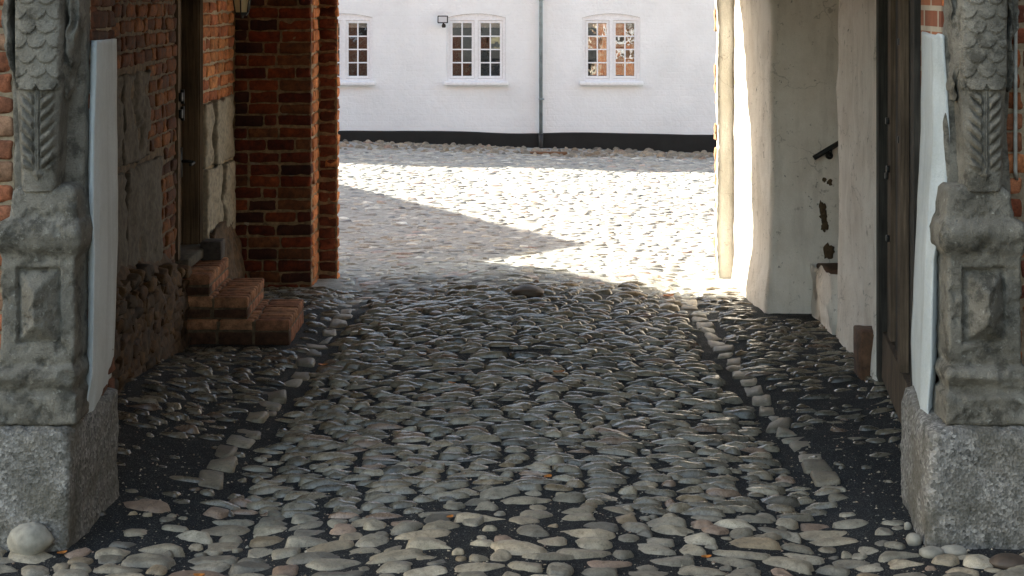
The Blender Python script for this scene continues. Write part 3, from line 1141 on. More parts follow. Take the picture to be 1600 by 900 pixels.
# masonry behind the left wall (closes the passage) with the door recess
bk = MB()
bk.box(-3.2, -2.425, 8.34, 11.955, -0.2, 2.72)
bk.box(-3.2, -2.43, 12.80, 14.0, -0.2, 2.72)
bk.box(-3.2, -2.425, 11.955, 12.80, 2.50, 2.72)
bk.box(-3.2, -2.60, 11.957, 12.798, -0.2, 2.498)
bk.build('wall_core', M['mortar'], GH, False)

# door in the left wall: frame posts, planks, threshold
df = MB()
df.box(-2.56, -2.385, 11.96, 12.05, 0.56, 2.5)
df.box(-2.56, -2.385, 12.71, 12.80, 0.56, 2.5)
df.box(-2.57, -2.43, 12.02, 12.05, 0.56, 2.5)
df.box(-2.56, -2.39, 11.96, 12.8, 2.42, 2.5)
for k in range(3):
    df.box(-2.386, -2.372 + 0.004 * k, 12.725 + 0.025 * k, 12.74 + 0.025 * k, 0.56, 2.42)
dfo = df.build('door_frame', M['oak_brown'], GH, False, (0.006, 6, 4))
dl = MB()
for k in range(5):
    dl.box(-2.545, -2.505 + 0.004 * (k % 2), 12.052 + 0.131 * k, 12.178 + 0.131 * k, 0.58, 2.42)
dro = dl.build('door', M['oak_brown'], GH, False)
h = MB()
h.add(*tube([(-2.50, 12.62, 1.20), (-2.42, 12.62, 1.20), (-2.40, 12.62, 1.19), (-2.40, 12.54, 1.185), (-2.40, 12.48, 1.19)], 0.011))
h.box(-2.506, -2.49, 12.58, 12.66, 1.08, 1.30)
sub(dro, h.build('handle', M['iron']))
for z in (1.72, 1.60):
    hh = MB().box(-2.384, -2.365, 11.97, 12.04, z - 0.03, z + 0.03)
    hh.add(*tube([(-2.372, 12.05, z - 0.05), (-2.372, 12.05, z + 0.05)], 0.014))
    sub(dfo, hh.build('hinge', M['iron']))
th_, tq_ = rbox(-2.44, 12.38, 0.53, 0.13, 0.42, 0.035, 0.012)
mesh_obj('threshold', rough(th_, 0.012, 8, 5), tq_, None, M['stoneblock'], GH)

# right side: plastered rear jamb, pier, niche, wall
def jamb_skin(poly, seed):
    V, Q = prism(poly, -0.15, 3.0, amp=0.018, scale=2.4, seed=61, sub=0.035, closed=False)
    V = rough(V, 0.006, 11, seed)
    k_ = np.clip(V[:, 2] - 2.25, 0, 1)          # the arch begins to lean in above the springing
    V[:, 0] -= np.where((V[:, 1] > 14.3) & (V[:, 0] < 1.85), 0.35 * k_ ** 2, 0)
    V[:, 0] += 0.05 * sstep(0.5, 0.0, V[:, 2]) * np.where(V[:, 1] < 14.3, -1, 0)
    return V, Q
V, Q = jamb_skin([(1.862, 14.51), (1.868, 14.49), (1.875, 14.47), (1.955, 12.93), (1.985, 12.895), (2.265, 12.90), (2.75, 12.90)], 66)
mesh_obj('arch_reveal', V, Q, None, M['plaster_cream'], GH)
V, Q = jamb_skin([(2.75, 14.64), (1.74, 14.64), (1.73, 14.57), (1.735, 14.50), (1.90, 14.495)], 67)
rj = mesh_obj('arch_jamb', V, Q, None, M['cream_dimmed'], GH)
# chipped edge where the brick shows through
CH = plain('chipped ochre brick', (0.20, 0.10, 0.045), 0.9, 0, 30, 0.5, 0.6)
r_ = np.random.default_rng(5)
z = 0.0
while z < 2.6:
    hh = r_.uniform(0.03, 0.14)
    if r_.random() < 0.7:
        V, Q = rbox(1.738 + r_.normal(0, 0.003) - 0.35 * max(0, z - 2.25) ** 2, 14.60, z + hh / 2, 0.006 + r_.uniform(0, 0.008), 0.05, hh / 2, 0.006)
        sub(rj, mesh_obj('chipped_edge', rough(V, 0.014, 22, int(z * 100)), Q, None, CH, None))
    z += hh * 0.95

# plaster wall from the niche to the gate leaf
V, Q = prism([(2.75, 12.10), (2.36, 12.10), (2.315, 12.08), (2.300, 12.0), (2.315, 11.05), (2.33, 10.98), (2.27, 10.62), (2.29, 10.56), (2.36, 10.5), (2.40, 8.34)],
             -0.15, 2.9, amp=0.04, scale=1.9, seed=62, sub=0.04, closed=False)
V[:, 0] -= 0.035 * sstep(0.7, 0.0, V[:, 2])
pw = mesh_obj('plaster_wall', V, Q, None, M['plaster'], GH)
nb = MB()
V, Q = prism([(2.262, 12.915), (2.85, 12.93), (2.85, 12.10)], 0.30, 2.9, amp=0.02, scale=3, seed=63, sub=0.05, closed=False)
nb.add(V, Q)
no = nb.build('niche', M['plaster'], GH)
V, Q = prism([(2.32, 12.06), (2.265, 12.11), (2.262, 12.90), (2.30, 12.93)], -0.15, 0.43, amp=0.035, scale=5, seed=64, sub=0.03, closed=False)
V[:, 2] = np.where(V[:, 2] > 0.40, V[:, 2] - 0.08 * sstep(12.5, 12.8, V[:, 1]), V[:, 2])
nl = MB().add(V, Q)
nl.box(2.27, 2.85, 12.08, 12.93, 0.0, 0.30)
sub(no, nl.build('niche_sill', M['plaster']))
tr = MB()
for k in range(3):
    V, Q = rbox(2.40 + 0.17 * k, 12.52, 0.345 + 0.16 * k, 0.10, 0.40, 0.05, 0.012)
    tr.add(rough(V, 0.012, 10, k), Q)
sub(no, tr.build('stair_tread', M['oxblood']))
# bare patches where the limewash has fallen off: shallow irregular plates on the niche wall and the plaster wall
def patch(pts, y, parent, seed, m='bareplaster'):
    r = np.random.default_rng(seed)
    for (x, z, rx, rz) in pts:
        n = 22
        a = np.arange(n) / n * 2 * np.pi
        rad = 1 + 0.28 * np.sin(3 * a + r.random() * 6) * r.random() + 0.25 * r.normal(0, 0.5, n)
        yy = y + 0.014 * (x - 2.262)
        V = np.zeros((2 * n + 1, 3))
        for q, (s, o) in enumerate(((1.0, -0.004), (0.9, -0.016))):
            V[q * n:(q + 1) * n] = np.stack([x + rx * s * rad * np.cos(a), np.full(n, yy + o), z + rz * s * rad * np.sin(a)], 1)
        V[-1] = (x, yy - 0.016, z)
        Q = [(k, (k + 1) % n, n + (k + 1) % n, n + k) for k in range(n)]
        T = [(n + k, n + (k + 1) % n, 2 * n) for k in range(n)]
        sub(parent, mesh_obj('bare_patch', V, Q, T, M[m], None))
patch([(2.345, 0.82, 0.030, 0.045), (2.352, 0.75, 0.028, 0.05), (2.362, 0.68, 0.030, 0.05), (2.395, 0.48, 0.045, 0.06), (2.36, 1.03, 0.016, 0.02), (2.40, 1.01, 0.02, 0.025)], 12.90, no, 3)

# ------------------------------------------------------------------ portal reveals with plaster bands
def reveal(sgn, seed):
    # brick jamb
    x = -1.975 if sgn < 0 else 2.012
    core = MB()
    a, b = sorted((x + 0.012 * sgn, x + 0.5 * sgn))
    core.box(a, b, 7.905, 8.32, -0.1, 2.8)
    pm_ = brick_panel((x, 7.90) if sgn > 0 else (x, 8.33), (0, 1) if sgn > 0 else (0, -1), (-sgn, 0), 0.43, 0.0, 2.8, seed, wear=0.012,
                      pal=BR_DARK if sgn < 0 else BR_RED)
    fr = brick_panel((x, 7.90) if sgn > 0 else (x - 0.5, 7.90), (1, 0), (0, -1), 0.5, 0.42, 2.8, seed + 1, wear=0.012, pal=BR_DARK if sgn < 0 else BR_RED)
    pm_.add(np.concatenate(fr.V), np.concatenate(fr.Q), None, np.concatenate(fr.C))
    pj = pm_.build('portal_jamb', M['brick'], GH)
    sub(pj, core.build('brick_core', M['mortar'], None, False))
    # plaster band: columns of points from the pilaster's flank round the edge to the back of the reveal
    if sgn < 0:
        tab = [(0.44, 128, 141, 166), (0.52, 130, 146, 171), (0.70, 143, 152, 178), (1.00, 146, 154, 182), (1.25, 146, 156, 184), (1.50, 145, 156, 185),
               (1.80, 146, 155, 183), (2.10, 149, 157, 183), (2.24, 151, 158, 183)]
    else:
        tab = [(0.44, 1452, 1440, 1433), (0.55, 1450, 1438, 1426), (0.75, 1456, 1440, 1423), (1.00, 1458, 1444, 1426), (1.25, 1459, 1446, 1430), (1.50, 1478, 1452, 1434),
               (1.80, 1484, 1458, 1438), (2.10, 1478, 1458, 1440), (2.28, 1474, 1456, 1440)]
    tab = np.array(tab, float)
    zs = np.linspace(0.44, 2.25 if sgn < 0 else 2.28, 90)
    D = (7.80, 7.88, 8.30)
    cols = [[(np.interp(z, tab[:, 0], tab[:, 1 + k]) - 805) * D[k] / 2640 for z in zs] for k in range(3)]
    V = []
    for i, z in enumerate(zs):
        p0, p1, p2 = [np.array((cols[k][i], D[k])) for k in range(3)]
        q = [np.array((p0[0] + 0.05 * sgn, 7.90)), p0]
        for t in (0.25, 0.5, 0.75, 0.9):
            q.append(p0 + (p1 - p0) * t)
        q.append(p1 + np.array((-0.001 * sgn, 0.006)))
        for t in (0.08, 0.3, 0.5, 0.7, 0.9, 1.0):
            q.append(p1 + (p2 - p1) * t)
        q.append(p2 + np.array((0.05 * sgn, 0.02)))
        q.append(p2 + np.array((0.25 * sgn, 0.03)))
        for a_, b_ in q:
            V.append((a_, b_, z))
    n = len(q)
    V = np.array(V)
    V = rough(V, 0.004, 4, seed)
    top = V[:, 2] > zs[-1] - 0.05
    V[top, 2] += 0.03 * fbm(V[top] * 30, 2, 4)
    i, j = np.meshgrid(np.arange(len(zs) - 1), np.arange(n - 1), indexing='ij')
    a = (i * n + j).ravel()
    Q = np.stack([a, a + 1, a + n + 1, a + n], 1)
    T = []
    c = len(V)
    e = (len(zs) - 1) * n
    V = np.vstack([V, V[e:e + n].mean(0) + (0.08 * sgn, 0.0, -0.005)])
    for k in range(n - 1):
        T.append((e + k, e + k + 1, c))
    o = mesh_obj('plaster_band', V, Q, T, M['plaster_left' if sgn < 0 else 'plaster_new'], GH)
    o['label'] = 'smooth fresh white plaster band on portal edge'
reveal(-1, 81)
reveal(1, 85)
for sgn, seed in ((-1, 91), (1, 92)):
    y = 7.82 if sgn < 0 else 7.98
    x0 = -3.3 if sgn < 0 else 2.26
    brickpart('street_brickwork', (x0, y), (1, 0), (0, -1), 0.98, 0.0, 2.9, seed,
              pal=[(0.36, 0.13, 0.07), (0.30, 0.12, 0.07), (0.34, 0.19, 0.12)] if sgn < 0 else [(0.045, 0.036, 0.028), (0.03, 0.026, 0.022)], wear=0.02, mortar='mortar' if sgn < 0 else 'mortar_dark')  # right bricks near black, the dark of a recess put in their colour

# ------------------------------------------------------------------ gate leaf on the right, open against the wall
def leaf_pt(t, off, z):
    """t along the leaf from hinge to free end, off towards the passage"""
    a, b = np.array((2.06, 8.46)), np.array((2.30, 10.45))
    d = (b - a) / np.linalg.norm(b - a)
    nrm = np.array((-d[1], d[0]))
    p = a + d * t + nrm * off
    return (p[0], p[1], z)
def leaf_box(mb, t0, t1, o0, o1, z0, z1):
    V = [leaf_pt(t, o, z) for t in (t0, t1) for o in (o0, o1) for z in (z0, z1)]
    mb.add(V, [(0, 1, 3, 2), (4, 6, 7, 5), (0, 4, 5, 1), (2, 3, 7, 6), (0, 2, 6, 4), (1, 5, 7, 3)])
gl = MB()
t = 0.0
k = 0
while t < 1.98:
    wd = (0.22, 0.26, 0.19, 0.24)[k % 4]
    leaf_box(gl, t, min(t + wd - 0.008, 2.0), -0.035, 0.010 * ((k * 7) % 3) * 0.5, 0.10 + 0.02 * (k % 2), 2.9)
    t += wd
    k += 1
gleaf = gl.build('gate_leaf', M['oak'], GH, False, (0.008, 5, 2))
for t0, t1, o1 in ((1.86, 2.01, 0.065), (0.0, 0.16, 0.06)):
    fr = MB()
    leaf_box(fr, t0, t1, 0.006, o1, 0.09, 2.9)
    sub(gleaf, fr.build('gate_stile', M['oak'], None, False, (0.006, 5, 3)))
fr = MB()
leaf_box(fr, 0.16, 1.86, 0.006, 0.045, 0.12, 0.40)
leaf_box(fr, 0.75, 0.92, 0.006, 0.05, 0.40, 2.9)
sub(gleaf, fr.build('gate_rail', M['oak_light'], None, False, (0.010, 6, 5)))
fr = MB()
leaf_box(fr, 1.45, 1.60, 0.006, 0.036, 0.42, 2.9)
sub(gleaf, fr.build('gate_batten', M['oak_light'], None, False, (0.010, 6, 7)))
for z, t in ((1.02, 1.50), (1.38, 1.57), (1.43, 1.49), (1.71, 1.53), (1.66, 0.85), (2.2, 0.83)):
    p = leaf_pt(t, 0.045, z)
    V, Q = rbox(*p, 0.010, 0.016, 0.020, 0.006)
    sub(gleaf, mesh_obj('bolt_head', V, Q, None, M['iron'], None))

# ------------------------------------------------------------------ carved pilasters
def scales_relief(u, z, zlow):
    w_, hr = 0.088, 0.066
    h = np.zeros_like(u)
    top = zlow + hr * 22
    rows = int((top - zlow) / hr)
    for k in range(rows + 1):            # from low to high, the upper overlaps
        zc = zlow + 0.035 + k * hr
        off = 0.0 if k % 2 else w_ / 2
        uc = np.round((u - off) / w_) * w_ + off
        du = u - uc
        bottom = zc - np.sqrt(np.clip((w_ / 2) ** 2 - du ** 2, 0, None)) * 0.95
        inside = z > bottom
        hh = 0.018 * np.clip(1 - (z - bottom) / (2.2 * hr), 0, 1) + 0.003 - 0.006 * (du / (w_ / 2)) ** 2
        h = np.where(inside, hh, h)
    return h

def leaf_relief(u, z):
    a = np.abs(u)
    stem = 0.014 * np.exp(-(a / 0.010) ** 4) - 0.006 * np.exp(-(a / 0.0035) ** 2)
    ph = (z - 0.9 * a) / 0.054 + np.where(u > 0, 0.35, 0)
    s = np.abs(np.sin(np.pi * ph))
    lv = 0.024 * np.clip(s * 1.25 - 0.2, 0, 1) ** 0.8
    win = sstep(0.012, 0.022, a) * (1 - sstep(0.062, 0.082, a))
    return np.maximum(stem, lv * win)

def pilaster(cx, sgn, label, seed):
    """sgn = +1: the passage is to its right"""
    T = thing('carved_pilaster', label, 'pilaster', (cx, 7.75, 0), 'carved stone pilasters beside the portal')
    # plinth block of granite, its inner corner cut back
    if sgn > 0:
        lv = [(-0.12, cx - 0.50, -1.985, 7.515, 8.22, 0.03), (0.05, cx - 0.50, -1.99, 7.520, 8.22, 0.03), (0.46, cx - 0.50, -1.988, 7.530, 8.21, 0.03),
              (0.500, cx - 0.50, -1.995, 7.535, 8.21, 0.035), (0.515, cx - 0.47, -2.02, 7.555, 8.20, 0.03)]
    else:
        lv = [(-0.12, 1.835, cx + 0.55, 7.515, 8.26, 0.04), (0.10, 1.83, cx + 0.55, 7.520, 8.26, 0.04), (0.45, 1.835, cx + 0.55, 7.530, 8.26, 0.05),
              (0.50, 1.855, cx + 0.55, 7.540, 8.26, 0.05), (0.517, 1.90, cx + 0.52, 7.565, 8.23, 0.04)]
    V, Q, Tt = loft_levels(lv, 0.02, 40, 36, 10)
    # splay: the flank runs a little into the opening towards the back
    dd = np.clip((V[:, 1] - 7.57) / 0.75, 0, 1)
    inner = V[:, 0] * sgn > (cx * sgn)
    V[:, 0] += np.where(inner, (0.075 if sgn > 0 else 0.055) * dd, 0)
    V[:, 2] += np.where(V[:, 2] > 0.4, 0.05 * dd, 0)
    V = rough(V, 0.016, 5, seed)
    V = rough(V, 0.010, 26, seed + 1, 3)
    sub_ = mesh_obj('plinth_block', V, Q, Tt, M['granite'], T)
    # pedestal: two base rolls, die with diamond point, cornice
    i = 1.0
    def L(z, w0, w1, y0, r=0.015):
        a, b = (cx - w0, cx + w1) if sgn > 0 else (cx - w1, cx + w0)
        return (z, a, b, y0, 8.0 if sgn > 0 else 7.86, r)
    lv = [L(0.500, 0.205, 0.140, 7.65), L(0.522, 0.215, 0.150, 7.63), L(0.532, 0.235, 0.17, 7.60), L(0.655, 0.235, 0.17, 7.60), L(0.668, 0.210, 0.148, 7.635), L(0.684, 0.210, 0.148, 7.635),
          L(0.74, 0.232, 0.170, 7.60, 0.03), L(0.775, 0.215, 0.155, 7.615, 0.02), L(0.785, 0.195, 0.143, 7.655), L(0.800, 0.192, 0.143, 7.655), L(0.82, 0.185, 0.15, 7.65),
          L(1.27, 0.185, 0.15, 7.65), L(1.29, 0.195, 0.165, 7.645), L(1.33, 0.205, 0.185, 7.61, 0.03), L(1.39, 0.21, 0.19, 7.595, 0.03), L(1.43, 0.195, 0.18, 7.61, 0.03),
          L(1.455, 0.15, 0.165, 7.645, 0.02), L(1.55, 0.14, 0.155, 7.65, 0.02), L(1.575, 0.135, 0.150, 7.655, 0.02), L(1.60, 0.115, 0.13, 7.675, 0.02)]
    V, Q, Tt = loft_levels(lv, 0.012, 46, 20, 6)
    px = cx - 0.017 * sgn
    u, v = V[:, 0] - px, V[:, 2] - 1.055
    hw, hh = 0.098, 0.168
    front = V[:, 1] < 7.665
    ins = np.minimum(hw - np.abs(u), hh - np.abs(v))
    V[:, 1] -= np.where(front & (ins > 0), -0.030 + 1.05 * np.clip(ins, 0, None), 0)
    V = rough(V, 0.007, 6, seed + 2)
    V = rough(V, 0.006, 26, seed + 3, 3)
    V[:, 1] += 0.011 * sstep(0.2, 0.35, fbm(V * 15, 3, seed + 8)) * (V[:, 1] < 7.8)
    ch = sstep(0.25, 0.6, fbm(V * 7, 2, seed + 6)) * ((V[:, 2] > 1.22) | (V[:, 2] < 0.85))
    V[:, 1] += 0.022 * ch * (V[:, 1] < 7.75)
    mesh_obj('pedestal', V, Q, Tt, M['pedestal'], T)
    # backing slab
    wi = 0.155 if sgn > 0 else 0.120
    lv = [L(1.52, 0.175, wi, 7.80), L(2.95, 0.175, wi, 7.80)]
    V, Q, Tt = loft_levels(lv, 0.025, 20, 10, 4)
    V = rough(V, 0.02, 5, seed + 4)
    mesh_obj('backing_slab', V, Q, Tt, M['carved'], T)
    # tapering shaft with leaf and scale carving
    zs = np.arange(1.575, 2.95, 0.0052)
    hwid = np.interp(zs, [1.575, 1.60, 1.62, 1.98, 2.06, 2.95], [0.070, 0.083, 0.080, 0.100, 0.108, 0.115])
    c0 = cx - 0.015 * sgn
    rings = [ring_rect(c0 - hwid[k], c0 + hwid[k], 7.665, 7.86, 0.02, 70, 10, 4) for k in range(len(zs))]
    V, Q, Tt = loft_rings(rings, zs)
    u, z = V[:, 0] - c0, V[:, 2]
    front = V[:, 1] < 7.72
    rel = np.where(z > 2.035, scales_relief(u, z, 2.035), 0)
    lf = leaf_relief(u, z) * sstep(1.66, 1.70, z) * (1 - sstep(2.0, 2.04, z))
    dia = 0.02 * np.clip(1 - (np.abs(u) / 0.03 + np.abs(z - 1.655) / 0.035), 0, 1)
    rel = np.where(z > 2.035, rel + 0.008, np.maximum(lf, dia))
    edge = np.clip(np.interp(z, zs, hwid) - np.abs(u), 0, 1)
    crown = 0.028 * (1 - (np.abs(u) / 0.12) ** 2)
    rel = rel * sstep(0.0, 0.014, edge)
    V[:, 1] -= np.where(front, rel + crown, 0)
    V = rough(V, 0.004, 7, seed + 5)
    V = rough(V, 0.0022, 45, seed + 7, 2)
    mesh_obj('carved_shaft', V, Q, Tt, M['carved'], T)
    # hanging drapery on the passage flank and on the outer flank
    for side, x0, wd, zb in ((1, 0.105, 0.055 if sgn > 0 else 0.026, 1.98), (-1, 0.125, 0.035, 2.02)):
        zz = np.arange(zb, 2.95, 0.012)
        wv_ = wd * np.interp(zz - zb, [0, 0.05, 0.16, 0.35, 1], [0.25, 0.6, 0.85, 1.0, 1.05])
        rings = []
        for k, q in enumerate(zz):
            a = c0 + side * sgn * (x0 + 0.014 * math.sin(q * 14 + seed))
            b = a + side * sgn * wv_[k]
            a, b = min(a, b), max(a, b)
            rings.append(ring_rect(a, b, 7.69 + 0.012 * math.sin(q * 19) + 0.05 * math.exp(-(q - zb) / 0.05), 7.84, min(0.012, (b - a) * 0.3), 10, 8, 4))
        V, Q, Tt = loft_rings(rings, zz)
        V[:, 1] += 0.016 * np.sin(V[:, 0] * 160 + 3 * np.sin(V[:, 2] * 6)) * (V[:, 1] < 7.75)
        V = rough(V, 0.028, 8, seed + 11 + side)
        V = rough(V, 0.008, 34, seed + 13, 2)
        mesh_obj('carved_drapery', V, Q, Tt, M['carved'], T)
    return T
pilaster(-2.145, 1, 'carved scaly grey stone pilaster beside the left plaster strip and pale boulder', 101)
pilaster(2.110, -1, 'carved scaly mossy stone pilaster between the wooden gate leaf and right picture edge', 131)

# pale pipe on the right edge
pp = MB()
pp.add(*tube([(2.345, 7.90, 1.60), (2.33, 7.87, 1.64), (2.330, 7.87, 1.9), (2.332, 7.87, 2.9)], 0.009))
tag(pp.build('conduit_pipe', M['palepipe']), 'thin pale conduit pipe on dark wall at right edge', 'pipe')

# ------------------------------------------------------------------ brick steps at the door
ST = thing('brick_steps', 'three worn brick steps up to the door in the brick wall', 'steps', (-2.0, 12.2, 0))
def step(x0, x1, y0, y1, z0, z1, seed):
    r = np.random.default_rng(seed)
    mb = MB()
    core = MB().box(x0 - 0.02, x1 - 0.008, y0 + 0.008, y1 - 0.008, z0, z1 - 0.012)
    th = 0.075
    # rowlock bricks on the tread, laid with their ends to the passage
    y = y0
    while y < y1 - 0.03:
        wdt = min(0.082 * r.uniform(0.93, 1.07), y1 - y)
        x = x1
        while x > x0 + 0.02:
            L = min(0.25 * r.uniform(0.95, 1.05), x - x0)
            V, Q = rbox(x - L / 2, y + wdt / 2, z1 - th / 2 + r.normal(0, 0.002), L / 2 - 0.004, wdt / 2 - 0.004, th / 2, 0.012)
            V = rough(V, 0.005, 14, seed + int(y * 60), 2)
            c = np.array([(0.30, 0.145, 0.080), (0.26, 0.12, 0.068), (0.34, 0.17, 0.095), (0.22, 0.10, 0.058)][r.integers(4)]) * r.uniform(0.85, 1.15)
            mb.add(V, Q, None, c)
            x -= L
        y += wdt
    # stretcher course under it on front and end
    hz = (z1 - th - z0)
    x = x1
    while x > x0 + 0.02:
        L = min(0.255, x - x0)
        V, Q = rbox(x - L / 2, y0 + 0.06, z0 + hz / 2, L / 2 - 0.005, 0.055, hz / 2 - 0.005, 0.010)
        mb.add(rough(V, 0.005, 14, seed + 7, 2), Q, None, np.array((0.075, 0.036, 0.022)) * r.uniform(0.8, 1.15))  # front bricks darker than the ends, shade put into their colour
        x -= L
    y = y0 + 0.12
    while y < y1 - 0.03:
        L = min(0.125, y1 - y)
        V, Q = rbox(x1 - 0.06, y + L / 2, z0 + hz / 2, 0.055, L / 2 - 0.005, hz / 2 - 0.005, 0.010)
        mb.add(rough(V, 0.005, 14, seed + 9, 2), Q, None, np.array((0.30, 0.13, 0.075)) * r.uniform(0.8, 1.15))
        y += L
    o = mb.build('step', M['brick'], ST)
    sub(o, core.build('mortar_bed', M['mortar_dark'], None, False))
step(-2.42, -1.58, 11.84, 12.66, -0.03, 0.166, 201)
step(-2.42, -1.875, 11.86, 12.66, 0.168, 0.322, 202)
step(-2.42, -2.145, 11.88, 12.68, 0.324, 0.475, 203)
V, Q = rbox(-2.255, 12.60, 0.545, 0.075, 0.09, 0.070, 0.008)
tag(mesh_obj('stone_block', rough(V, 0.008, 12, 4), Q, None, M['darkblock']), 'dark square stone block standing on the top brick step', 'stone block')

# timber stub at the foot of the right wall
V, Q = rbox(2.24, 10.74, 0.14, 0.065, 0.13, 0.185, 0.012)
tag(mesh_obj('timber_stub', rough(V, 0.018, 9, 6), Q, None, M['oxblood']), 'red brown timber stub against white wall beside the gate leaf', 'timber')

# handrail in the niche
HRl = thing('handrail', 'black handrail end rising into the niche of the white wall', 'handrail', (2.35, 12.8, 1.3))
hb = MB()
hb.add(*tube([(2.262, 12.80, 1.205), (2.30, 12.80, 1.228), (2.62, 12.80, 1.42)], 0.020, 12))
hb.build('rail', M['iron'], HRl)
hb = MB()
hb.add(*tube([(2.395, 12.91, 1.215), (2.395, 12.875, 1.215)], 0.028, 14))
hb.add(*tube([(2.395, 12.875, 1.215), (2.395, 12.81, 1.225), (2.395, 12.80, 1.27)], 0.010, 8))
hb.build('bracket', M['iron'], HRl)

# ------------------------------------------------------------------ lantern
LN = thing('lantern', 'small black framed lantern with milky amber glass above the brick steps', 'lantern', (-2.13, 13.2, 2.3))
def frustum(mb, cx, cy, z0, z1, r0, r1, n=6):
    V, Q = [], []
    for z, r in ((z0, r0), (z1, r1)):
        for k in range(n):
            a = 2 * math.pi * (k + 0.5) / n
            V.append((cx + r * math.cos(a), cy + r * math.sin(a), z))
    Q = [(k, (k + 1) % n, n + (k + 1) % n, n + k) for k in range(n)]
    mb.add(V, Q, [(0, k + 1, k) for k in range(1, n - 1)] + [(n, n + k, n + k + 1) for k in range(1, n - 1)])
lx, ly = -2.135, 13.2
g = MB()
frustum(g, lx, ly, 2.305, 2.56, 0.052, 0.095)
g.build('glass_body', M['amber'], LN, False)
g = MB()
frustum(g, lx, ly, 2.278, 2.304, 0.040, 0.060)
frustum(g, lx, ly, 2.255, 2.278, 0.012, 0.014)
frustum(g, lx, ly, 2.56, 2.585, 0.105, 0.11)
frustum(g, lx, ly, 2.585, 2.70, 0.11, 0.02)
for k in range(6):
    a = 2 * math.pi * (k + 0.5) / 6
    g.add(*tube([(lx + 0.054 * math.cos(a), ly + 0.054 * math.sin(a), 2.30), (lx + 0.097 * math.cos(a), ly + 0.097 * math.sin(a), 2.562)], 0.006, 6))
g.build('lantern_frame', M['iron'], LN, False)
g = MB()
g.add(*tube([(lx, ly, 2.70), (lx, ly, 2.80), (lx - 0.03, ly, 2.84), (-2.37, ly, 2.84)], 0.010, 8))
g.build('bracket', M['iron'], LN)

# ------------------------------------------------------------------ far white building
WB = thing('white_building', 'long whitewashed building with black plinth closing the courtyard', 'building', (0, 27.5, 0))
YW = 27.5
WINS = [(-3.26, -2.32), (-1.115, -0.156), (1.094, 2.035), (4.2, 5.14), (-5.6, -4.66)]
ZS, ZA = 0.965, 2.005          # sill and springing
def arch_z(x, x0, x1, rise=0.065, base=ZA):
    t = (x - (x0 + x1) / 2) / ((x1 - x0) / 2)
    return base + rise * (1 - t * t)
def far_wall():
    mb = MB()
    xs = [-14.0, -9.0, -7.0]
    for x0, x1 in sorted(WINS):
        xs += list(np.linspace(x0, x1, 13))
    xs += [7, 9, 14]
    xs = np.array(sorted(xs))
    def inwin(a, b):
        for w_ in WINS:
            if a >= w_[0] - 1e-6 and b <= w_[1] + 1e-6:
                return w_
    ztop, zb = 4.7, 0.10
    for a, b in zip(xs[:-1], xs[1:]):
        w_ = inwin(a, b)
        if not w_:
            mb.add([(a, YW, zb), (b, YW, zb), (b, YW, ztop), (a, YW, ztop)], [(0, 1, 2, 3)])
        else:
            za, zb2 = arch_z(a, *w_), arch_z(b, *w_)
            mb.add([(a, YW, zb), (b, YW, zb), (b, YW, ZS), (a, YW, ZS)], [(0, 1, 2, 3)])
            mb.add([(a, YW, za), (b, YW, zb2), (b, YW, ztop), (a, YW, ztop)], [(0, 1, 2, 3)])
            mb.add([(a, YW, za), (b, YW, zb2), (b, YW + 0.14, zb2), (a, YW + 0.14, za)], [(3, 2, 1, 0)])
            mb.add([(a, YW, ZS), (b, YW, ZS), (b, YW + 0.14, ZS), (a, YW + 0.14, ZS)], [(0, 1, 2, 3)])
    for x0, x1 in WINS:
        for x in (x0, x1):
            mb.add([(x, YW, ZS), (x, YW + 0.14, ZS), (x, YW + 0.14, ZA), (x, YW, ZA)], [(0, 1, 2, 3)])
    mb.box(-14, -13.8, YW + 0.002, 35, -0.4, 4.7)
    mb.box(13.8, 14, YW + 0.002, 35, -0.4, 4.7)
    mb.box(-13.8, 13.8, 34.8, 35, -0.4, 4.7)
    mb.build('wall', M['whitewall'], WB, False)
far_wall()
# plinth, tarred, with a wavering top edge
xs = np.linspace(-14, 14, 320)
zt = 0.135 - 0.010 * xs + 0.024 * fbm(np.stack([xs * 0.9, 0 * xs, 0 * xs], 1), 3, 6)
V, Q = [], []
for x, z in zip(xs, zt):
    V += [(x, YW - 0.035, -0.8), (x, YW - 0.035, z - 0.012), (x, YW - 0.02, z), (x, YW + 0.05, z + 0.004)]
for i in range(len(xs) - 1):
    for k in range(3):
        Q.append((4 * i + k, 4 * i + 4 + k, 4 * i + 5 + k, 4 * i + 1 + k))
mesh_obj('plinth', V, Q, None, M['tar'], WB, None, False)
rm = MB()
rm.add([(-14.4, 27.1, 4.55), (14.4, 27.1, 4.55), (14.4, 31.2, 6.6), (-14.4, 31.2, 6.6), (-14.4, 35.4, 4.55), (14.4, 35.4, 4.55)], [(0, 1, 2, 3), (3, 2, 5, 4)])
rm.add([(-14.4, 27.1, 4.70), (14.4, 27.1, 4.70), (14.4, 31.2, 6.8), (-14.4, 31.2, 6.8), (-14.4, 35.4, 4.7), (14.4, 35.4, 4.7)], [(3, 2, 1, 0), (4, 5, 2, 3)])
rm.add([(-14.4, 27.1, 4.55), (14.4, 27.1, 4.55), (14.4, 27.1, 4.7), (-14.4, 27.1, 4.7)], [(0, 1, 2, 3)])
rm.build('roof', M['roof'], WB, False)

